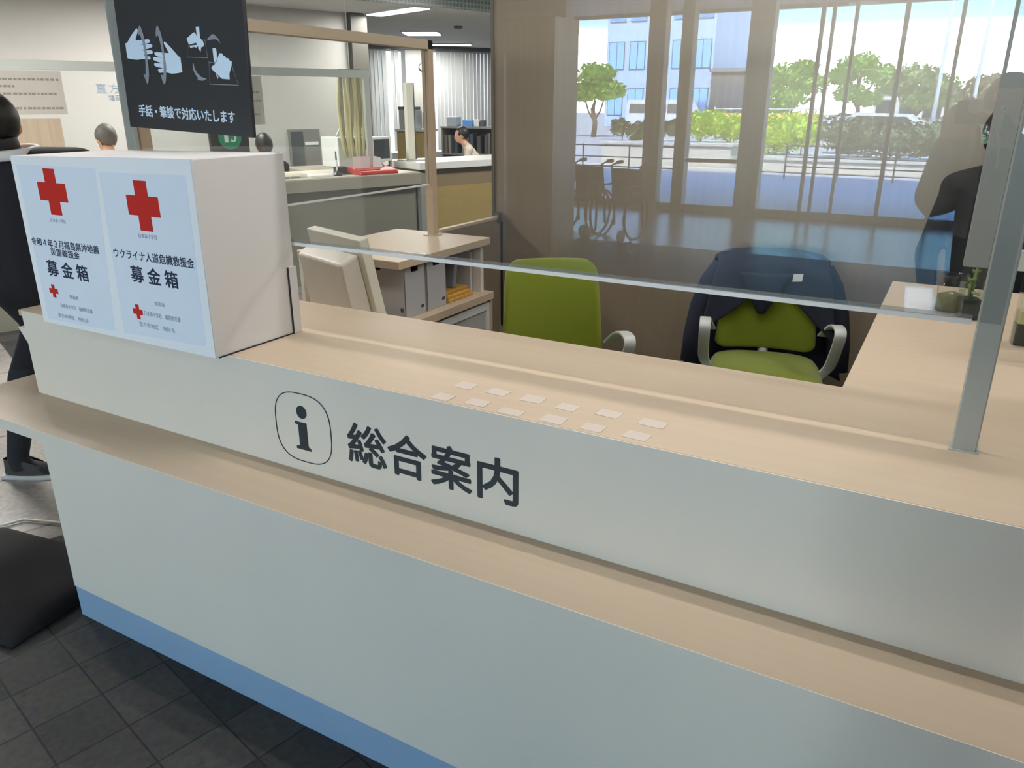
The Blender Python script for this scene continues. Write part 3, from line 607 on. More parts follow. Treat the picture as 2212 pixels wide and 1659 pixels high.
def ellips(bm, c, r, rz=0):
    g = bmesh.ops.create_icosphere(bm, subdivisions=3, radius=1); m = Matrix.Rotation(rz, 3, 'Z')
    for v in g['verts']: v.co = Vector(c) + m @ Vector((v.co.x * r[0], v.co.y * r[1], v.co.z * r[2]))
def human(name, label, J, mats, paint, face=0.0, voxel=.014, build=1.0, extra=None, hair=HAIR, hair_fn=None, group=None, hands=True, torso=None):
    """J: joints head neck chest pelvis shL elL wrL ... ; face: heading of the face about z (0 looks to -y)"""
    t = thing(name, label, 'person', (J['pelvis'][0], J['pelvis'][1], 0), 0, group)
    off = Vector(t.location)
    V = lambda k: Vector(J[k]) - off
    bm = bmesh.new(); b = build
    hd = V('head'); fw = Vector((math.sin(face), -math.cos(face), 0)); sd = Vector((math.cos(face), math.sin(face), 0)); up = Vector((0, 0, 1))
    ellips(bm, hd + up * .02, (.078, .096, .108), face); ellips(bm, hd + fw * .022 - up * .055, (.058, .066, .06), face)
    capsule(bm, hd + fw * .094 + up * .004, hd + fw * .106 - up * .03, .010, .015)                       # nose
    capsule(bm, hd + fw * .086 - up * .062 - sd * .015, hd + fw * .086 - up * .062 + sd * .015, .011, .011)  # lips
    for s in (-1, 1):
        ellips(bm, hd + sd * .078 * s - up * .004 - fw * .005, (.014, .022, .032), face)                 # ears
    capsule(bm, V('neck') - up * .03, hd - up * .05, .055 * b, .052)
    ch, pe = V('chest'), V('pelvis'); sl, sr = V('shL'), V('shR')
    capsule(bm, V('neck') - up * .02, ch, .065 * b, .12 * b)
    capsule(bm, sl, sr, .062 * b, .062 * b)
    for s, q in ((-1, sl), (1, sr)):
        capsule(bm, q * .45 + V('neck') * .55, q, .058 * b, .062 * b); capsule(bm, q * .55 + ch * .45, pe + (q - ch) * .35, .095 * b, .10 * b)
    capsule(bm, ch, pe, .125 * b, .125 * b)
    for S in 'LR':
        if 'el' + S in J:
            capsule(bm, V('sh' + S), V('el' + S), .055 * b, .043 * b); capsule(bm, V('el' + S), V('wr' + S), .043 * b, .03 * b)
            if hands:
                w_ = V('wr' + S); d = J.get('hand' + S); d = Vector(d).normalized() if d else (w_ - V('el' + S)).normalized()
                n_ = d.orthogonal().normalized() if abs(d.z) > .9 else d.cross(up).normalized()
                k_ = J.get('curl' + S, (0, 0, -1)); k_ = Vector(k_).normalized()
                pm = w_ + d * .085
                capsule(bm, w_, pm + n_ * .018, .028, .026); capsule(bm, w_, pm - n_ * .018, .028, .026)
                for i, (o_, l_) in enumerate(((-.033, .066), (-.011, .078), (.011, .072), (.033, .055))):
                    p0 = pm + n_ * o_; p1 = p0 + d * l_ * .45 + k_ * l_ * .15; p2 = p1 + d * l_ * .3 + k_ * l_ * .45
                    capsule(bm, p0, p1, .0105, .0098); capsule(bm, p1, p2, .0098, .0085)
                p0 = w_ + d * .03 - n_ * .028; p1 = p0 + d * .03 - n_ * .028 + k_ * .01; capsule(bm, p0, p1, .0135, .0115); capsule(bm, p1, p1 + d * .03 + k_ * .012, .0115, .0095)
        if 'kn' + S in J:
            hp = V('hip' + S) if 'hip' + S in J else pe + (sd * (.09 if S == 'R' else -.09))
            capsule(bm, pe, hp, .12 * b, .095 * b); capsule(bm, hp, V('kn' + S), .092 * b, .06 * b); capsule(bm, V('kn' + S), V('an' + S), .058 * b, .04 * b)
            a = V('an' + S); td = J.get('toe' + S); td = Vector(td).normalized() if td else fw
            capsule(bm, a - up * .035, a + td * .15 - up * .055, .042, .034)
    if extra: extra(bm, off)
    me = bpy.data.meshes.new('raw'); bm.to_mesh(me); bm.free()
    tmp = bpy.data.objects.new('raw', me); COL.objects.link(tmp)
    q = tmp.modifiers.new('r', 'REMESH'); q.mode = 'VOXEL'; q.voxel_size = voxel; q.use_smooth_shade = True
    s_ = tmp.modifiers.new('s', 'SMOOTH'); s_.iterations = 4 if voxel > .01 else 2; s_.factor = .5
    dg = bpy.context.evaluated_depsgraph_get(); dg.update(); m2 = bpy.data.meshes.new_from_object(tmp.evaluated_get(dg)); bpy.data.objects.remove(tmp)
    m2.name = 'body'; m2.materials.clear()
    for m in mats: m2.materials.append(m)
    for p in m2.polygons: p.material_index = paint(p.center + off, hd + off); p.use_smooth = True
    o = bpy.data.objects.new('body', m2); COL.objects.link(o); o.parent = t
    # hair cap
    hb = bmesh.new(); ellips(hb, hd + up * .032 - fw * .012, (.089, .106, .112), face)
    bmesh.ops.delete(hb, geom=[v for v in hb.verts if (v.co - hd).dot(fw) > .055 and (v.co - hd).z < .075 or (v.co - hd).z < -.055 + (.0 if (v.co - hd).dot(fw) < -.02 else .05)], context='VERTS')
    if hair_fn: hair_fn(hb, hd, fw, sd)
    for v in hb.verts: v.co += (v.co - hd).normalized() * .006 * noise.noise(v.co * 30)
    hm = bpy.data.meshes.new('hair'); hb.to_mesh(hm); hb.free(); hm.materials.append(hair)
    ho = bpy.data.objects.new('hair', hm); COL.objects.link(ho); ho.parent = t
    for p in hm.polygons: p.use_smooth = True
    so = ho.modifiers.new('solid', 'SOLIDIFY'); so.thickness = .012
    for s in (-1, 1):
        MB().ball(hd + fw * .083 + sd * .031 * s + up * .012, .0125).build('eye', mat('eye_white', '#d8d4cc', .3), t, smooth=True)
        MB().ball(hd + fw * .0925 + sd * .031 * s + up * .012, .0055).build('iris', BLACKP, t, smooth=True)
    return t
COAT = mat('black_coat_cloth', '#17171b', .9, .1, 40); TROU = mat('dark_trousers', '#1c1d22', .85); CARD = mat('cream_cardigan', '#cfc6b6', .9, .05, 30); SHIRT = mat('white_shirt', '#d6d4cf', .8)
SHOE = mat('dark_sneaker_cloth', '#3a3634', .8, .15, 60); SOLE = mat('pale_sole_rubber', '#b9b7b2', .5)
def shoe(t, a, d, off, n=''):
    d = Vector(d).normalized(); a = Vector(a) - off; a.z = 0; s = d.cross(Vector((0, 0, 1)))
    m = Matrix((s, d, Vector((0, 0, 1)))).transposed().to_4x4(); m.translation = a
    def f(h, k): return [m @ Vector((x * k, y, h)) for x, y in [(-.038, -.075), (.038, -.075), (.044, .02), (.05, .10), (.04, .17), (0, .20), (-.036, .17), (-.046, .10), (-.042, .02)]]
    o = MB().prism(f(.0, 1.0), (0, 0, .024)).build('shoe', SHOE, t, .006, 2); o.data.materials.clear(); o.data.materials.append(SOLE)
    u = MB()
    def up_(a_, b_):
        ang = a_ * 2 * math.pi; rx = .043 * (1 - .25 * b_); yy = math.sin(ang) * .125 + .06
        hh = .024 + b_ * (.075 if yy < .02 else .075 - .045 * min(1, (yy - .02) / .16))
        return m @ Vector((math.cos(ang) * rx, math.sin(ang) * .128 * (1 - .35 * b_ * (1 if yy > .06 else .1)) + .058, hh))
    u.grid(up_, 24, 6); u.build('shoe_upper', SHOE, o, smooth=True)
    # lift the parent relation cleanly: both share the thing's axes
# visitor at the left edge, turned away from the counter
off = Vector((-1.62, .47, 0))
V1 = dict(head=(-1.65, .45, 1.585), neck=(-1.63, .46, 1.45), chest=(-1.60, .48, 1.27), pelvis=(-1.64, .48, .92), shL=(-1.80, .36, 1.42), shR=(-1.36, .60, 1.44), elL=(-1.82, .25, 1.12), wrL=(-1.72, .42, .96), elR=(-1.33, .70, 1.14), wrR=(-1.48, .86, .98), knL=(-1.72, .37, .49), anL=(-1.80, .30, .09), knR=(-1.60, .60, .49), anR=(-1.70, .74, .09), toeL=(.75, .45, 0), toeR=(.75, .45, 0))
V1H = lambda hb, hd, fw, sd: ellips(hb, hd - fw * .035 - Vector((0, 0, .075)), (.07, .06, .085), R(241))
def p1(c, h): return 1 if (c - h).length < .125 else (0 if c.z > .55 else 3)
vis = human('person', 'person in a black coat with a pale collar standing past the counter end, back turned', V1, (COAT, SKIN, SHIRT, TROU), p1, face=R(241), build=1.15, hair_fn=V1H)
for k in ('anL', 'anR'): shoe(vis, V1[k], (.75, .45, 0), Vector(vis.location))
ring = [Vector((-1.62, .47, 1.485)) - Vector(vis.location) + Vector((.105 * math.cos(q), .10 * math.sin(q), .012 * math.sin(q))) for q in [2 * math.pi * k / 24 for k in range(24)]]
MB().tube(ring, .017, 8, closed=True, flat=(1.3, .7)).build('collar', SHIRT, vis, smooth=True)
# staff member in black behind the right arm
V2 = dict(head=(2.02, 2.40, 1.545), neck=(2.02, 2.42, 1.41), chest=(2.03, 2.42, 1.22), pelvis=(2.05, 2.42, .90), shL=(1.865, 2.36, 1.355), shR=(2.20, 2.46, 1.355), elL=(1.795, 2.33, 1.08), wrL=(1.84, 2.26, .84), elR=(2.27, 2.40, 1.08), wrR=(2.27, 2.28, .84), knL=(1.97, 2.42, .48), anL=(1.96, 2.45, .09), knR=(2.14, 2.42, .48), anR=(2.14, 2.45, .09))
def p2(c, h): return 1 if (c.z > 1.45 and (c - h).length < .2) or (c.z < .84 and c.z > .6 and (c.x < 1.9 or c.x > 2.22)) else 0
human('person', 'person dressed in black standing behind the right worktop, half hidden by the post', V2, (BLACK, SKIN), p2, face=R(40), build=1.1)
# photographer, seen mirrored in the acrylic
V3 = dict(head=(1.985, -1.615, 1.655), neck=(2.0, -1.65, 1.50), chest=(2.04, -1.66, 1.28), pelvis=(2.05, -1.64, .95), shL=(1.90, -1.61, 1.43), shR=(2.22, -1.64, 1.43), elL=(1.79, -1.53, 1.30), wrL=(1.805, -1.485, 1.55), elR=(2.27, -1.52, 1.25), wrR=(2.02, -1.47, 1.56), handL=(.12, .05, 1), handR=(-.5, .05, .6), curlL=(1, .05, .2), curlR=(-1, .1, 0), knL=(1.96, -1.66, .50), anL=(1.95, -1.70, .09), knR=(2.16, -1.66, .50), anR=(2.17, -1.70, .09), toeL=(0, 1, 0), toeR=(0, 1, 0))
def ex3(bm, off):
    # loose sleeve of the raised arm
    for a, b, r1, r2 in (((1.92, -1.61, 1.42), (1.805, -1.54, 1.345), .10, .085), ((1.80, -1.54, 1.34), (1.815, -1.51, 1.52), .082, .062), ((1.95, -1.6, 1.46), (1.86, -1.54, 1.46), .08, .075), ((1.86, -1.53, 1.5), (1.86, -1.50, 1.58), .07, .05)):
        capsule(bm, Vector(a) - off, Vector(b) - off, r1, r2)
def p3(c, h):
    if (c - h).length < .135 and c.z > 1.52: return 1
    if c.z > 1.56 and c.x < 1.97: return 1
    if c.x < 1.93 and c.z > 1.18: return 2
    if c.x > 2.17 and c.z > 1.1: return 2
    return 0 if c.z > .9 else 3
ph = human('person', 'person in black with grey sleeves holding up a camera, mirrored in the front acrylic', V3, (BLACK, SKIN, SLEEVE, TROU), p3, face=R(170), voxel=.007, build=1.05, extra=ex3)
cm = thing('camera', 'small black compact camera held up by the mirrored person', 'camera', (1.8759, -1.452, 1.655))
MB().box((-.062, -.016, -.042), (.062, .012, .040)).build('body', BLACKP, cm, .005)
MB().lathe([(.026, 0), (.026, .006), (.022, .006)], 24).build('lens_ring', CHROME, cm, loc=(0, .012, .02), rot=(R(-90), 0, 0))
MB().tube([(.05, 0, .03), (.075, .0, -.04), (.10, -.02, -.12), (.105, -.02, -.2)], .004, 6).build('strap', WHITEP, cm, smooth=True)
KR = R(70)
# ================================================================== hall counters (skewed axes u along, n behind)
def K(u, n, z=0): return KM @ Vector((u, n, z))
GTOP = mat('warm_grey_counter_edge', '#9a9485', .5, .03); GPAN = mat('grey_green_panel', '#7d7a6c', .5, .04); CTOP = mat('pale_counter_top', '#cfc7b4', .5, .03)
hc = thing('service_counter', 'long grey service counter with pale top in the hall, behind the box', 'counter', KO, KR)
MB().box((-6, -.02, .895), (-.06, .9, 1.01)).build('top_fascia', GTOP, hc, .004)
MB().box((-6, -.01, 1.01), (-.07, .9, 1.018)).build('counter_top', CTOP, hc)
MB().box((-6, .06, 0), (-.08, .85, .895)).build('front_panel', GPAN, hc)
MB().box((-.06, .0, 0), (.0, .9, 1.0)).build('end_panel', mat('grey_end_panel', '#8c8b86', .5), hc)
wc = thing('white_counter', 'yellow-brown panelled counter with a bright white top edge, beside the brown wall', 'counter', KO, KR)
MB().box((-.02, .06, 1.03), (4, .75, 1.10)).build('counter_top', mat('bright_white_laminate', '#d6d5d2', .4, .02), wc, .003)
MB().box((0.005, .12, .84), (4, .7, 1.03)).build('upper_panel', mat('dim_yellow_panel', '#84745a', .5), wc)
MB().box((0.005, .10, 0), (4, .7, .84)).build('front_panel', YELLOW, wc)
# grey framed screens of the service counter
gs = thing('counter_screen', 'grey framed acrylic screen standing along the grey service counter', 'partition', KO, KR)
MB().box((-6, .28, 1.925), (-.42, .32, 1.995)).build('top_rail', GREYP, gs)
for u in (-.50, -3.9): MB().box((u, .28, 1.018), (u + .06, .32, 1.925)).build('post', GREYP, gs)
MB().box((-5.9, .297, 1.15), (-.5, .303, 1.925)).build('acrylic_pane', FILM, gs)
def sheet(u0, u1, z0, z1, n, lines, label, m=None, seed=3):
    m = m or mat('dull_notice_paper', '#a8a39a', .7, .06)
    t = thing('notice_sheet', label, 'notice', K(u0, n, z0), KR, 'notices taped to the service counter screen')
    w, h = u1 - u0, z1 - z0
    MB().box((0, -.002, 0), (w, 0, h)).build('sheet', m, t)
    rr = random.Random(seed)
    for z, f in lines:
        x = w * .06; g = MB()
        while x < w * f:
            d = rr.uniform(.012, .03); g.box((x, -.0028, h * z), (x + d, -.002, h * z + .016)); x += d + rr.uniform(.004, .012)
        g.build('lettering_line', mat('faded_print', '#7b776f', .7), t)
sheet(-3.75, -3.19, 1.60, 1.915, .294, ((.78, .95), (.62, .4), (.45, .9), (.12, .95)), 'grey notice sheet with faded lines, left end of the service counter screen')
sheet(-1.80, -1.56, 1.50, 1.915, .294, ((.66, .85), (.48, .9), (.2, .8)), 'grey notice sheet with faded lines, right of the charcoal board')
tag(MB().box((0, -.002, 0), (.42, 0, .30)).build('notice_sheet', wood('beige_notice', '#9b8a75', '#b5a48d', .6, 'z'), None, loc=K(-3.67, .294, 1.27), rot=(0, 0, KR)), 'beige striped notice sheet below the grey one at the left edge', 'notice')
# counter number sign
ns = thing('number_sign', 'dark counter number sign with 13 on a green disc, under the charcoal board', 'sign', K(-2.11, .26, 1.28), KR)
MB().box((0, -.03, -.26), (.35, .02, .42)).build('sign_box', mat('black_sign_box', '#2f2c2a', .5), ns, .004)
MB().tube([(.175, -.031, .12), (.175, -.036, .12)], .105, 40).build('disc', mat('green_disc', '#2e7d5b', .5, .02), ns)
for k, ch in enumerate('13'): lettering('digit', ch, (.035, .055)[k], .12, mat('pale_green_print', '#b9cfbd', .5), ns, ((.14, .205)[k], -.0365, .135), bold=.02)
# wall lettering
wl = thing('wall_lettering', 'grey lettering on the white hall wall, left of the charcoal board', 'lettering', K(-2.31, 2.944, 1.79), KR)
for k, ch in enumerate('直方市'): lettering('letter', ch, .105, .10, INKG, wl, (.06 + .13 * k, 0, .05))
for k, ch in enumerate('福岡県'): lettering('letter', ch, .06, .062, INKG, wl, (.15 + .075 * k, 0, -.05))
# framed panel on the white wall
fp = thing('wall_hatch', 'grey framed glazed hatch in the white wall, above the service counter', 'window', K(-.11, 2.93, .84), KR)
MB().box((0, 0, 0), (.44, .02, .53)).build('frame', mat('grey_hatch_frame', '#7a7a74', .5), fp)
MB().box((.03, -.006, .03), (.2, 0, .5)).build('dark_pane', mat('dull_dark_pane', '#4b5052', .3), fp)
MB().box((.22, -.006, .03), (.41, 0, .30)).build('pale_pane', mat('dull_pale_pane', '#77746c', .4), fp)
MB().box((.22, -.008, .33), (.41, 0, .37)).build('ledge', WHITEP, fp)
# hanging paper strips
hs = thing('paper_garland', 'bundle of hanging pale yellow paper strips in clear wrap, by the screen corner', 'decoration', K(-.25, 1.0, 0), KR)
MB().tube([(-.14, 0, 2.02), (.14, 0, 2.02)], .012, 8).build('hanger_rod', CHROME, hs)
MB().tube([(0, 0, 2.02), (0, 0, 2.8)], .003, 6).build('hanger_cord', WHITEP, hs)
YP = mat('pale_yellow_paper', '#c6bd93', .8, .15, 40); GPp = mat('grey_yellow_paper', '#97917c', .8, .15, 40)
for k in range(9):
    x = -.13 + .032 * k
    MB().tube([(x, .01 * math.sin(k), 2.01), (x * 1.15, .02 * math.cos(k), 1.7), (x * 1.05 - .01, .02 * math.sin(k * 2), 1.35), (x * .9, 0, 1.12)], [.014, .02, .02, .016], 6, flat=(1, .5)).build('strip', (YP, GPp, YP)[k % 3], hs, smooth=True)
for k in range(5): MB().ball((-.15 + .07 * k, 0, 2.0), .03, (1, .6, .7), 1, .5).build('bow', YP, hs)
# things on the service counter
def kt(name, label, cat, u, n, z, rz=0, group=None): return thing(name, label, cat, K(u, n, z), KR + rz, group)
rt = kt('red_tray', 'red plastic tray with raised rim on the service counter', 'tray', -.56, .13, 1.0185)
REDP = mat('red_plastic', '#c4302b', .35, .04)
MB().hexa([(-.21, -.14, 0), (.24, -.14, 0), (.24, .14, 0), (-.21, .14, 0), (-.20, -.13, .045), (.22, -.13, .045), (.22, .13, .075), (-.20, .13, .075)]).build('body', REDP, rt, .012, 3)
MB().box((-.2, -.128, .046), (.02, .13, .05)).build('rim', REDP, rt)
cd = kt('card', 'pale pink card standing in the red tray', 'card', -.66, .12, 1.0705)
MB().box((-.11, 0, 0), (.08, .004, .12)).build('sheet', mat('pink_white_card', '#d9c9c9', .5), cd)
cd2 = kt('folded_card', 'folded white card with dark side standing in the red tray', 'card', -.47, .13, 1.0705)
MB().prism([(-.07, 0, 0), (.05, 0, 0), (.02, 0, .10), (-.06, 0, .12)], (0, .003, 0)).build('front_leaf', WHITEP, cd2)
MB().prism([(.02, .003, .0), (.09, .03, .0), (.02, .03, .10)], (0, .003, 0)).build('side_leaf', GREYD, cd2)
pn = kt('desk_pen', 'chained black desk pen standing upright in its holder on the service counter', 'pen', -.95, .12, 1.0185)
MB().lathe([(.045, 0), (.05, .01), (.03, .03), (.012, .05)], 20).build('holder', BLACKP, pn)
MB().tube([(0, 0, .04), (-.005, 0, .15)], .009, 10).build('barrel', WHITEP, pn)
MB().tube([(-.005, 0, .15), (-.006, 0, .23)], [.009, .006], 10).build('grip', BLACKP, pn)
MB().tube([(.0, 0, .1), (.03, 0, .05), (.06, .02, .02), (.12, .03, .01)], .005, 6).build('chain', BLACKP, pn)
bx = kt('desk_box', 'small black box beside the desk pen on the service counter', 'box', -.85, .25, 1.0185)
MB().box((-.05, -.05, 0), (.06, .05, .075)).build('body', BLACKP, bx, .006)
pf = kt('paper_pad', 'white paper pad lying at the front of the service counter', 'paper', -1.17, .17, 1.0185)
MB().box((-.10, -.12, 0), (.14, .1, .02)).build('pad', WHITE, pf, .003)
gt = kt('glass_tray', 'low clear tray near the box on the service counter', 'tray', -1.42, .16, 1.0185)
MB().box((-.15, -.1, 0), (.12, .1, .005)).box((-.15, -.1, .005), (-.145, .1, .04)).box((.115, -.1, .005), (.12, .1, .04)).box((-.145, -.1, .005), (.115, -.095, .04)).box((-.145, .095, .005), (.115, .1, .04)).build('tray', ACRYL, gt)
# clerk's screen, cream post, printer behind the service counter
mn = kt('computer_monitor', 'small white framed monitor with dark screen on the service counter', 'monitor', -.19, .55, 1.0185, R(12))
MB().box((-.145, -.02, .085), (.145, .02, .335)).build('bezel', WHITEP, mn, .006)
MB().box((-.115, -.022, .11), (.115, -.0205, .31)).build('screen', mat('dark_screen', '#3f444a', .25), mn)
MB().tube([(.10, .02, .14), (.16, .04, .12), (.16, .04, .03), (.06, .0, .015), (-.05, 0, .015)], .012, 8).build('arm_stand', BLACKP, mn, smooth=True)
MB().lathe([(.09, 0), (.09, .012), (.02, .016)], 20).build('foot', WHITEP, mn)
po = kt('upright_post', 'cream upright post standing at the left end of the white counter', 'post', .13, .45, 1.1005)
MB().box((-.045, -.03, .012), (.04, .03, .79)).build('post', CREAM, po, .003); MB().box((.04, -.031, .012), (.052, .031, .79)).build('edge', GREYD, po); MB().box((-.12, -.09, 0), (.12, .09, .012)).build('foot', GREYP, po)
pr = kt('printer', 'white printer with open paper tray behind the small monitor', 'printer', -.12, 1.35, 1.0)
MB().box((-.25, -.2, 0), (.25, .2, .33)).build('body', WHITEP, pr, .012); MB().prism([(-.16, 0, .33), (.16, 0, .33), (.22, 0, .42), (-.1, 0, .43)], (0, .02, 0)).build('paper_tray', WHITEP, pr); MB().box((-.1, -.21, .2), (.22, -.2, .3)).build('output_slot', GREYD, pr)
dk = thing('clerk_desk', 'plain grey desk behind the service counter carrying the printer', 'desk', K(0, 1.0, 0), KR)
MB().box((-.8, 0, .94), (1.2, .75, 1.0)).build('desk_top', GTOP, dk); MB().box((-.78, .02, 0), (-.74, .73, .94)).build('side_panel', GREYP, dk); MB().box((1.14, .02, 0), (1.18, .73, .94)).build('side_panel', GREYP, dk)
# seated clerks: heads show over the counter
def seated(name, label, u, n, hz, face, mats, hair, paint=None, lean=0.0, base=None):
    h = base or K(u, n, 0)
    f = Vector((math.sin(face), -math.cos(face), 0)); s = Vector((math.cos(face), math.sin(face), 0))
    P = lambda a, b, z: tuple(h + f * a + s * b + Vector((0, 0, z)))
    J = dict(head=P(.06 + lean, 0, hz), neck=P(.01 + lean * .8, 0, hz - .14), chest=P(-.01 + lean * .5, 0, hz - .34), pelvis=P(-.05, 0, hz - .68), shL=P(lean * .7, -.17, hz - .20), shR=P(lean * .7, .17, hz - .20), elL=P(.1 + lean * .6, -.21, hz - .46), elR=P(.1 + lean * .6, .21, hz - .46), wrL=P(.33, -.1, hz - .47), wrR=P(.33, .1, hz - .47), knL=P(.38, -.1, hz - .72), knR=P(.38, .1, hz - .72), anL=P(.36, -.1, .09), anR=P(.36, .1, .09))
    return human(name, label, J, mats, paint or (lambda c, hh: 1 if (c.z > hh.z - .17 and (c - hh).length < .2) else 0), face=face, hair=hair, voxel=.016)
seated('person', 'grey-haired person seated at the service counter, head just over the box', -2.73, 1.05, 1.37, R(262), (COAT, SKIN), HAIRG)
seated('person', 'dark-haired person seated at the service counter, beside the notice right of the charcoal board', -1.26, 1.05, 1.26, R(235), (COAT, SKIN), HAIR)
# ================================================================== office beyond
# vertical blinds: three runs of slats in front of the window wall
BL = mat('blind_slats', '#c9cbca', .8, .03, emit='#dfe6ea', es=.0)
def OP(x, y, z=0): return OM @ Vector((x, y, z))
def blind(x0, x1, label, seed):
    t = thing('vertical_blind', label, 'blinds', OP(x0, 0, 0), OA, 'vertical blinds on the office windows')
    rr = random.Random(seed); n = int((x1 - x0) / .085); g = MB()
    for k in range(n):
        x = .085 * k; a = R(13 + rr.uniform(-6, 6))
        m = Matrix.Translation((x, .02, 0)) @ Matrix.Rotation(a, 4, 'Z'); g.box((-.045, -.001, .75), (.045, .001, 2.72), m)
    g.build('slats', BL, t); MB().box((0, 0, 2.72), (x1 - x0, .06, 2.76)).build('head_rail', GREYP, t)
PANE = glass('office_window_glass', (.95, .98, 1))
DAY = mat('bright_window_sky', '#ffffff', .5, emit='#eaf4ff', es=.8)
WO = MB(); 
struct(MB().box((-2.5, .235, .7), (7.5, .245, 2.7), OM).build('window_8', DAY))
blind(-.6, .52, 'white vertical blinds left of the office clock pillar', 1)
blind(.60, .82, 'narrow run of white vertical blinds beside the office clock pillar', 2)
blind(1.58, 3.6, 'wide white vertical blinds right of the wooden screen post', 3)
struct(MB().box((.84, -.05, 0), (1.46, .2, 2.72), OM).build('wall_office_pillar', WALLW))
ck = thing('wall_clock', 'small round clock on the white office pillar', 'clock', OP(1.2, -.052, 2.40), OA)
MB().tube([(0, 0, 0), (0, -.03, 0)], .075, 28).build('rim', GREYD, ck); MB().tube([(0, -.03, 0), (0, -.032, 0)], .062, 28).build('dial', WHITEP, ck)
MB().box((-.004, -.035, 0), (.004, -.032, .045)).build('hand', BLACKP, ck); MB().box((0, -.035, -.004), (.035, -.032, .004)).build('hand', BLACKP, ck)
# ceiling lights
LIGHT = mat('lit_diffuser', '#ffffff', .5, emit='#f4f8ff', es=7)
def ceil_light(name, label, loc, w, d, rz, power, group='ceiling lights'):
    t = thing(name, label, 'ceiling light', loc, rz, group)
    MB().box((-w / 2, -d / 2, -.02), (w / 2, d / 2, 0)).build('frame', WHITEP, t); MB().box((-w / 2 + .03, -d / 2 + .03, -.028), (w / 2 - .03, d / 2 - .03, -.02)).build('diffuser', LIGHT, t)
    area('panel_light', (0, 0, -.035), w - .06, d - .06, power, parent=t)
ceil_light('ceiling_light', 'long ceiling light strip over the office, nearest the green bulkhead', (-4.72, 7.25, 2.8), 1.15, .28, R(-19), 36)
ceil_light('ceiling_light', 'square ceiling light over the office, beyond the long strip', (-6.35, 10.05, 2.8), .62, .62, R(28), 36)
tag(MB().lathe([(.07, 0), (.07, -.02), (.04, -.035)], 20).build('smoke_detector', GREYD, None, loc=(-5.23, 9.44, 2.8)), 'small dark detector on the office ceiling near the square light', 'detector')
for x, y, l in ((-9, 8, 'far left of the office'), (-7.5, 12.3, 'run of blinds in the office'), (-10.5, 11, 'farthest corner of the office'), (-3.2, 9.6, 'right side of the office, behind the brown wall')): ceil_light('ceiling_light', 'added unseen ceiling light strip over the ' + l, (x, y, 2.8), 1.2, .3, R(28), 36)  # unseen strips added to brighten the office
# bookcases
def bookcase(loc, w, h, rz, label, wooden, rows, seed, lowbooks=True):
    t = thing('bookcase', label, 'bookcase', loc, rz); m = mat('grey_steel_shelf', '#8d8e8c', .5); d = .32
    MB().box((0, 0, 0), (.02, d, h)).build('side_panel', wooden or m, t); MB().box((w - .02, 0, 0), (w, d, h)).build('side_panel', m, t)
    MB().box((0.02, d - .01, 0), (w - .02, d, h)).build('back_panel', mat('dark_shelf_back', '#3c3a38', .7), t); MB().box((-.01, -.01, h), (w + .01, d, h + .03)).build('top', m, t)
    rr = random.Random(seed); zs = [.02 + (h - .02) * k / rows for k in range(rows)]
    for z in zs: MB().box((.02, 0, z), (w - .02, d - .01, z + .02)).build('shelf_board', m, t)
    M_ = TR(loc, rz); n = 0
    for r_, z in enumerate(zs):
        x = .04
        while x < w - .09:
            b = rr.uniform(.03, .065); hh = rr.uniform(.62, .85) * ((h - .02) / rows - .03)
            if rr.random() < .72:
                c = rr.choice(('#8b8a86', '#6d7076', '#55534f', '#7a7062', '#9a9a98', '#4a5260'))
                o = MB().box((0, 0, 0), (b, .22, hh)).build('binder', mat('binder_' + c[1:], c, .6), None, loc=M_ @ Vector((x, .03, z + .0205)), rot=(0, 0, rz))
                row_n = ('lowest', 'second lowest', 'third lowest', 'top')[r_] if r_ < rows - 1 else 'top'
                tag(o, 'upright binder on the %s board of the %s' % (row_n, label.split(',')[0]), 'binder', 'binders in the %s, %s board' % (label.split(',')[0], row_n))
            x += b + rr.uniform(.002, .02)
    return t
bookcase((-5.95, 9.95, 0), .95, 1.30, R(8), 'low grey office bookcase, left of the seated person', None, 3, 5)
bookcase((-4.93, 10.15, 0), 1.3, 1.34, R(8), 'grey office bookcase behind the seated person, wider of the two', None, 3, 6)
wd = thing('side_cabinet', 'yellow-brown side cabinet behind the cream post in the office', 'cabinet', (-6.55, 9.5, 0), R(8))
MB().box((0, 0, 0), (.5, .4, 1.25)).build('body', YELLOW, wd, .004); MB().box((-.02, -.02, 1.25), (.56, .42, 1.29)).build('top', mat('grey_cabinet_top', '#b5b5b2', .5), wd)
# on top of the bookcases
def small(name, label, cat, loc, size, m, bev=.006, rz=R(8)):
    o = MB().box((-size[0] / 2, -size[1] / 2, 0), (size[0] / 2, size[1] / 2, size[2])).build(name, m, None, bev, loc=loc, rot=(0, 0, rz)); return tag(o, label, cat)
small('binder_stack', 'tall grey stack of files on the side cabinet', 'file', (-6.38, 9.68, 1.29), (.30, .26, .30), mat('grey_files', '#9b9d9e', .6)); small('desk_fan', 'dark box lying on top of the grey file stack', 'box', (-6.40, 9.68, 1.591), (.32, .2, .05), GREYD)
small('blue_grey_case', 'slanted blue grey case beside the file stack in the office', 'case', (-6.05, 9.75, 1.292), (.14, .2, .26), mat('blue_grey_case', '#7a8699', .5))
small('paper_box', 'pale grey paper box at the left end of the low bookcase', 'box', (-5.80, 10.12, 1.331), (.18, .2, .15), mat('pale_grey_box', '#aab1b8', .6))
small('blue_box', 'bright blue box on the low bookcase', 'box', (-5.52, 10.15, 1.331), (.16, .16, .10), mat('bright_blue_box', '#5c8fd0', .5)); small('white_tub', 'small white tub beside the blue box', 'tub', (-5.37, 10.18, 1.331), (.09, .1, .11), WHITEP)
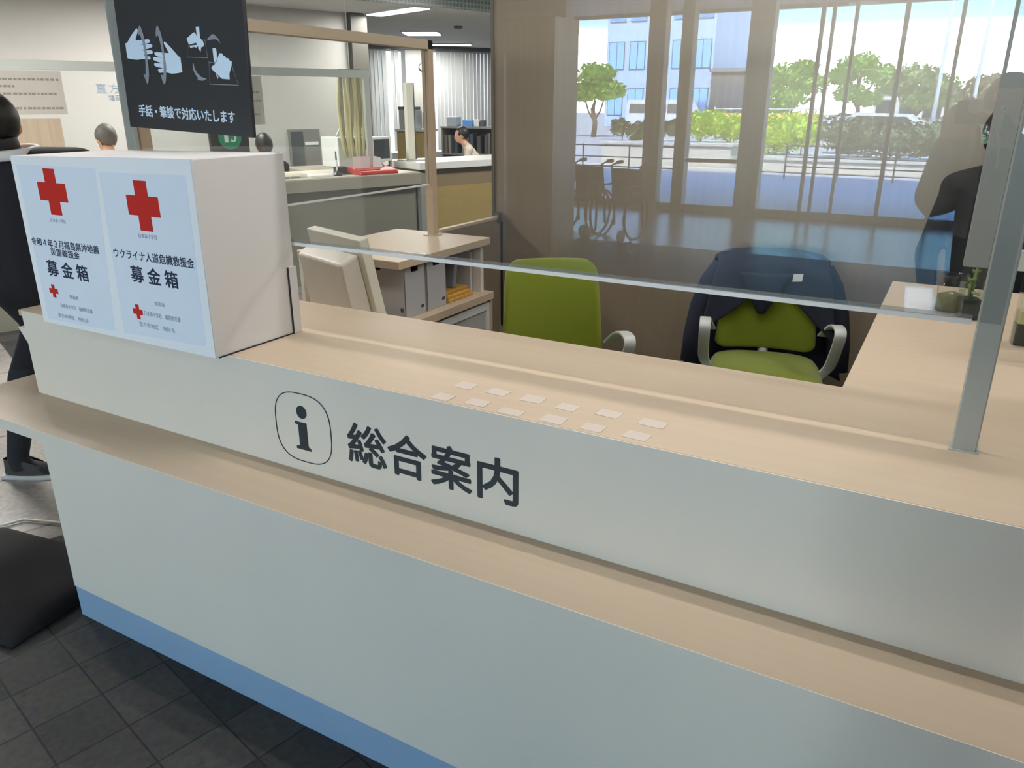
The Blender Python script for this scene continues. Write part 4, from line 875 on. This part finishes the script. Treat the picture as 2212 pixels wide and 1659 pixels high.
small('black_tub', 'small black tub next to the white one on the low bookcase', 'tub', (-5.26, 10.19, 1.331), (.07, .1, .10), GREYD)
small('pen_tray', 'dark blue tray with tools on the wide bookcase', 'tray', (-4.62, 10.3, 1.371), (.25, .2, .10), mat('dark_blue_tray', '#4c5873', .5)); small('telephone', 'grey black telephone on the wide bookcase', 'telephone', (-4.86, 10.28, 1.371), (.12, .18, .07), GREYD)
small('printer', 'low white printer on the wide bookcase, near the brown wall', 'printer', (-4.30, 10.38, 1.371), (.36, .28, .14), WHITEP, .02); small('paper_tray', 'grey tray on top of the low white printer', 'tray', (-4.22, 10.38, 1.512), (.2, .2, .04), mat('grey_files', '#9b9d9e', .6))
# office worker bent over the desk
od = thing('office_desk', 'grey desk at which the office worker in the cream cardigan sits', 'desk', (-5.35, 8.2, 0), R(8))
MB().box((0, 0, .68), (1.5, .7, .72)).build('desk_top', GTOP, od); MB().box((.02, .02, 0), (.06, .68, .68)).build('side_panel', GREYP, od); MB().box((1.44, .02, 0), (1.48, .68, .68)).build('side_panel', GREYP, od)
def pw(c, h): return 1 if (c.z > h.z - .15 and (c - h).length < .19) else 0
seated('person', 'person in a cream cardigan bent over an office desk, beyond the white counter', 0, 0, 1.22, R(-58), (CARD, SKIN), HAIR, pw, lean=.20, base=Vector((-4.78, 9.25, 0)))
oc = thing('desk_chair', 'dark blue office chair of the person in the cream cardigan', 'chair', (-4.66, 9.33, 0), R(-58))
MB().box((-.22, .16, .55), (.22, .22, 1.0)).build('backrest', NAVY, oc, .03); MB().box((-.23, -.2, .42), (.23, .18, .48)).build('seat', NAVY, oc, .02); MB().lathe([(.25, 0.03), (.25, .06), (.03, .09), (.03, .42)], 16).build('base', BLACKP, oc)
# ================================================================== front counter tubes, then added fill lights of booth and hall
def tube_light(label, loc, L, gap, power):
    t = thing('ceiling_light', label, 'ceiling light', loc, 0, 'ceiling lights')
    MB().box((-L / 2, -gap / 2 - .06, -.03), (L / 2, gap / 2 + .06, 0)).build('tray', WHITEP, t)
    for s in (-1, 1):
        MB().tube([(-L / 2 + .02, s * gap / 2, -.05), (L / 2 - .02, s * gap / 2, -.05)], .013, 10).build('tube', LIGHT, t)
        area('tube_lamp', (0, s * gap / 2, -.07), L - .04, .03, power, parent=t)
tube_light('twin tube ceiling light over the information counter front', (1.2, .255, 2.8), 2.4, .21, TUBE)
tube_light('added unseen twin tube ceiling light over the chairs, near the brown wall', (1.0, 2.2, 2.8), 2.4, .21, 3.5)  # unseen tubes added to brighten the worktop's rear and light chairs from behind
for x, y, l in ((3.2, 2.2, 'over the booth, right of the chairs'), (-3.0, 1.2, 'over the left end of the hall'), (-2.6, -2.6, 'over the hall in front of the counter, left'), (-1.3, 5.6, 'over the aisle before the service counter'), (-.4, -5.5, 'over the hall near the entrance, middle'), (-5.0, 4.2, 'over the service counter staff'), (-6.0, 1.5, 'over the service counter, left end'), (-7, -4, 'over the far left of the hall'), (5.0, -6.0, 'over the hall near the entrance, right')):
    ceil_light('ceiling_light', 'added unseen square ceiling light ' + l, (x, y, 2.8 if y > -1.5 else 3.6), .6, .6, 0, SERVICE_FILL if 'service' in l or 'left end' in l else 5 if 'booth' in l else LOBBY_FILL)  # unseen panels added as fill light for hall, service counter and booth
# ================================================================== forecourt, street and planting (seen mirrored in the acrylic)
YV = lambda v: .56 - v
LEAF = mat('tree_leaf_green', '#8cb64e', .6, .3, 8); LEAFY = mat('bright_hedge_green', '#bcd63c', .6, .3, 8); LEAFD = mat('dark_hedge_green', '#56694a', .7, .3, 8); BARK = mat('tree_bark', '#5f5145', .9, .2, 12)
def leaves(centres, n, size, seed, m, name, parent):
    rr = random.Random(seed); g = MB()
    for k in range(n):
        c, r, sc = rr.choice(centres)
        v = Vector((rr.gauss(0, 1), rr.gauss(0, 1), rr.gauss(0, 1))).normalized() * r * rr.uniform(.55, 1.1)
        p = Vector(c) + Vector((v.x * sc[0], v.y * sc[1], v.z * sc[2])); s = size * rr.uniform(.6, 1.3)
        a = Vector((rr.gauss(0, 1), rr.gauss(0, 1), rr.gauss(0, .6))).normalized(); b = a.orthogonal().normalized()
        q = [g.bm.verts.new(p + a * s), g.bm.verts.new(p + b * s * .6), g.bm.verts.new(p - a * s), g.bm.verts.new(p - b * s * .6)]; g.bm.faces.new(q)
    for c, r, sc in centres: g.ball(c, r * .62, sc, 2, .3)
    return g.build(name, m, parent)
def hedge(x0, x1, v, d, z0, z1, m, label, seed):
    hb = .69 if x1 < -3.3 else .39
    t = thing('hedge', label, 'hedge', ((x0 + x1) / 2, YV(v), hb)); z0 = max(z0 - hb, .05); z1 -= hb; w = x1 - x0; rr = random.Random(seed)
    cs = [((-w / 2 + w * (i + .5) / max(3, int(w / .35)) + rr.uniform(-.05, .05), rr.uniform(-d / 3, d / 3), z0 + (z1 - z0) * .5 + rr.uniform(-.08, .08)), (z1 - z0) * .55, (1.0, 1.0, rr.uniform(.85, 1.0))) for i in range(max(3, int(w / .35)))]
    leaves(cs, int(1800 * max(1, w / 2)), .06, seed, m, 'foliage', t); g = MB()
    for i in range(0, len(cs), 2): g.tube([(cs[i][0][0], 0, 0), (cs[i][0][0], 0, z0 + .3)], .02, 6)
    g.build('stem', BARK, t)
def tree(x, v, lumps, label, seed, trunk_top, m=LEAF, n=2400):
    t = thing('tree', label, 'tree', (x, YV(v), 0), 0, 'trees across the street'); rr = random.Random(seed)
    leaves(lumps, n, .15, seed, m, 'crown', t)
    MB().tube([(0, 0, -.05), (.08, 0, trunk_top * .4), (-.1, .05, trunk_top * .75), (.05, 0, trunk_top)], [.16, .13, .1, .06], 10).build('trunk', BARK, t, smooth=True)
    for c, r, s in lumps[:5]: MB().tube([(0, 0, trunk_top * .45), (c[0] * .5, c[1] * .5, trunk_top * .7), c], [.07, .05, .03], 6).build('branch', BARK, t)
S = (1.25, 1, .62)
tree(-6.9, 44, [((0, 0, 3.2), .95, S), ((-1.0, 0, 2.6), .8, S), ((.9, 0, 2.7), .8, S), ((.1, .2, 2.1), .9, S), ((-.5, 0, 1.6), .6, S), ((.6, 0, 3.5), .6, S)], 'round bushy green tree, leftmost of the mirrored trees', 11, 2.4)
tree(-4.0, 48.5, [((-.2, 0, 3.85), .9, S), ((-1.1, 0, 3.2), .7, S), ((.9, 0, 3.3), .8, S), ((-.4, 0, 2.3), .75, S), ((.5, 0, 2.0), .6, S)], 'layered green pine with open branches, middle of the mirrored trees', 12, 3.4)
tree(-.8, 44, [((-.2, 0, 3.0), .9, S), ((-1.1, 0, 2.6), .7, S), ((.9, 0, 2.6), .8, S), ((.2, 0, 2.0), .8, S), ((1.1, 0, 1.9), .5, S)], 'darker spreading pine, right of the layered pine', 13, 2.4, mat('pine_green', '#7f9c58', .6, .3, 8))
tree(2.3, 46, [((0, 0, 2.6), .8, S), ((-.7, 0, 2.1), .6, S), ((.8, 0, 2.2), .7, S), ((.1, 0, 1.6), .6, S)], 'brownish tree behind the lamp poles, rightmost of the mirrored trees', 14, 2.2, mat('brown_green_leaf', '#97906a', .7, .3, 8))
tree(-16.4, 40, [((0, 0, 3.2), .9, S), ((.7, 0, 2.4), .8, S), ((-.7, 0, 2.3), .7, S)], 'small green tree left of the mirrored van', 15, 1.9, n=2000)
STONE = mat('white_stone', '#d6d3ca', .8, .15, 14, bump=.6)
def planter(x0, x1, v0, v1, h, label):
    t = thing('planter', label, 'planter', (x0, YV(v0), 0)); w = x1 - x0
    MB().box((0, -(v1 - v0), 0), (w, 0, h - .08)).build('stone_wall', STONE, t, .03); MB().box((-.05, -(v1 - v0) - .05, h - .08), (w + .05, .05, h)).build('coping', STONE, t, .02)
planter(-7.5, -3.7, 20.4, 22.6, .68, 'white stone planter with the yellow-green hedge'); planter(-3.2, 2.6, 20.4, 22.6, .38, 'low stone planter with the dark hedges')
struct(MB().box((-8.5, YV(20.3), 0), (-3.4, YV(19.9), .06)).build('kerb', STONE))
hedge(-5.0, -3.75, 21.3, .8, .75, 1.5, LEAFY, 'bright yellow-green hedge in the white stone planter', 21)
hedge(-3.0, -1.9, 21.3, .8, .45, 1.45, LEAFY, 'bright green hedge right of the widest door pillar', 22)
hedge(-1.3, -.25, 21.4, .9, .35, 1.40, LEAFD, 'dark green hedge in the low planter, before the layered pine', 23)
hedge(-.05, 2.2, 21.4, .9, .35, 1.32, LEAFD, 'dark green hedge in the low planter, before the lamp poles', 24)
hedge(-7.4, -5.4, 21.3, .8, .75, 1.25, LEAFD, 'dull green hedge at the left end of the white stone planter', 25)
# railing
ra = thing('handrail', 'dark metal handrail with three bars across the forecourt', 'railing', (-7.5, YV(16.5), 0))
for z in (.28, .5, .76): MB().tube([(0, 0, z), (3.6, 0, z)], .014, 8).build('bar', GREYD, ra)
for x in (0, 1.2, 2.4, 3.6): MB().tube([(x, 0, 0), (x, 0, .8)], .02, 8).build('post', GREYD, ra)
ra2 = copy_tree(ra); ra2.location = (-1.9, YV(18.6), 0); ra2['label'] = 'dark metal handrail in front of the dark hedges'
# van
vn = thing('van', 'white minibus parked across the street, mirrored left of the hedge', 'van', (-16.5, YV(52), 0))
VW = mat('white_car_paint', '#e3e6ea', .3, .01, coat=.5); VG = mat('dark_car_glass', '#2c3238', .15)
body = [(-2.4, .35), (2.35, .35), (2.45, .7), (2.35, 1.1), (1.75, 1.9), (1.5, 2.0), (-2.3, 2.0), (-2.45, 1.8), (-2.45, .6)]
MB().prism([(x, .85, z) for x, z in body], (0, -1.7, 0)).build('body', VW, vn, .06, 3)
for a, b in ((-2.2, -.95), (-.85, .4), (.5, 1.25)): MB().prism([(a, .872, 1.15), (b, .872, 1.15), (b, .86, 1.72), (a, .86, 1.72)], (0, -.015, 0)).build('window', VG, vn)
MB().prism([(1.35, .872, 1.15), (2.1, .872, 1.15), (1.75, .86, 1.70), (1.35, .86, 1.72)], (0, -.015, 0)).build('window', VG, vn)
for x in (-1.5, 1.6): MB().tube([(x, .9, .33), (x, .65, .33)], .33, 24).build('wheel', BLACKP, vn); MB().tube([(x, .9, .33), (x, .915, .33)], .18, 20).build('wheel', CHROME, vn)
MB().box((2.33, .45, .75), (2.46, .8, .95)).build('headlamp', WHITEP, vn)
# buildings
def block(x0, x1, v0, v1, h, m, label, rows, cols, wm, name='building', wh=.55):
    t = thing(name, label, 'building', (x0, YV(v0), 0)); w = x1 - x0
    MB().box((0, -(v1 - v0), 0), (w, 0, h)).build('walls', m, t)
    MB().box((-.15, -(v1 - v0) - .15, h), (w + .15, .15, h + .25)).build('roof', mat('grey_roof', '#77787a', .7), t)
    for r_ in range(rows):
        for c in range(cols):
            a = w * (c + .12) / cols; b = w * (c + .88) / cols; z = h * (r_ + .25) / rows; e = h * wh / rows
            f = MB().box((a, 0, z), (b, .04, z + e)).build('window_frame', mat('dark_blue_frame', '#39546f', .5), t)
            MB().box((a + .06, .04, z + .06), ((a + b) / 2 - .03, .05, z + e - .06)).box(((a + b) / 2 + .03, .04, z + .06), (b - .06, .05, z + e - .06)).build('pane', wm, f)
BW = mat('blue_mirror_window', '#6fa3d8', .1, .05, metal=.6)
block(-24.3, -15.7, 60, 72, 17, mat('pale_blue_wall', '#a9c2da', .6), 'tall pale blue office building with blue windows, mirrored behind the van', 5, 5, BW, wh=.6)
block(-15.2, -12.4, 58, 66, 3.9, mat('dark_brown_shed', '#5d5a58', .8), 'long low dark building beyond the mirrored van', 1, 5, VG)
block(-5.5, 1.5, 72, 80, 2.6, mat('pale_house_wall', '#cfc8bd', .7), 'low pale house behind the mirrored trees', 1, 4, VG)
# yellow banner on a fence
bn = thing('banner_fence', 'yellow banner on a low fence beyond the bright hedges', 'fence', (-8.6, YV(36), 0))
MB().box((0, 0, .75), (4.6, .03, 1.32)).build('banner', mat('yellow_banner', '#e0c23a', .6, .1), bn); 
for x in (0, 2.3, 4.6): MB().tube([(x, -.03, 0), (x, -.03, 1.6)], .03, 8).build('post', WHITEP, bn)
MB().tube([(0, -.03, 1.5), (4.6, -.03, 1.5)], .025, 8).build('rail', WHITEP, bn)
# white car body and poles
cr = thing('car', 'low white car passing behind the dark hedges', 'car', (-.7, YV(30), 0))
MB().prism([(x, .8, z) for x, z in [(-2, .3), (2, .3), (2.05, .75), (1.2, .9), (.7, 1.38), (-1.1, 1.42), (-1.7, .95), (-2.05, .85)]], (0, -1.6, 0)).build('body', VW, cr, .05, 3)
MB().prism([(-1.35, .815, .95), (.95, .815, .92), (.6, .81, 1.3), (-1.0, .81, 1.33)], (0, -.012, 0)).build('window', VG, cr)
for x in (-1.25, 1.25): MB().tube([(x, .84, .31), (x, .6, .31)], .31, 22).build('wheel', BLACKP, cr)
for x, v, l in ((.35, 38, 'pale metal lamp pole right of the darker pine'), (1.75, 38, 'pale metal lamp pole beside the brownish tree')):
    t = thing('lamp_pole', l, 'pole', (x, YV(v), 0)); MB().tube([(0, 0, 0), (0, 0, 6)], [.09, .06], 12).build('pole', mat('pale_metal', '#cfd8dc', .4), t, smooth=True); MB().box((-.1, -.1, 6), (.7, .1, 6.1)).build('lamp_head', GREYP, t, .02)
gsn = thing('shop_sign', 'small green framed sign far behind the lamp poles', 'sign', (.75, YV(50), 0))
MB().box((0, 0, 1.3), (.5, .1, 2.1)).build('sign_box', mat('green_sign', '#3d9a7a', .5), gsn); MB().box((.1, .1, 1.4), (.4, .11, 2.0)).build('panel', WHITEP, gsn); MB().tube([(.25, .05, 0), (.25, .05, 1.3)], .05, 8).build('post', GREYP, gsn)
# wheelchairs parked in the wind lobby, only their dark shapes show
wh = thing('wheelchair', 'dark folded wheelchair parked in the hall, nearer the brown pier', 'wheelchair', (-2.02, YV(8.3), 0), R(10), 'wheelchairs parked in the hall')
for s in (-.26, .26):
    ring = [(s, .3 * math.cos(k * math.pi / 14), .3 + .3 * math.sin(k * math.pi / 14)) for k in range(28)]
    MB().tube(ring, .016, 8, closed=True).build('wheel', BLACKP, wh)
    MB().tube([(s * .85, -.25, .12), (s * .85, -.2, .5), (s * .85, -.12, .92), (s * .85, -.28, .95)], .016, 8).build('back_tube', GREYD, wh); MB().tube([(s * .85, -.26, .95), (s * .85, -.38, .95)], .024, 10).build('grip', BLACKP, wh)
    MB().tube([(s * .85, -.15, .68), (s * .85, .2, .68), (s * .85, .22, .1)], .015, 8).build('arm_tube', GREYD, wh); MB().tube([(s - .015, .35, .08), (s + .015, .35, .08)], .08, 16).build('caster', BLACKP, wh)
MB().box((-.21, -.2, .45), (.21, .22, .49)).build('seat', BLACK, wh); MB().box((-.21, -.17, .5), (.21, -.13, .88)).build('backrest', BLACK, wh)
wh2 = copy_tree(wh); wh2.location = (-2.65, YV(8.5), 0); wh2['label'] = 'dark folded wheelchair parked in the hall, farther from the door pillars'
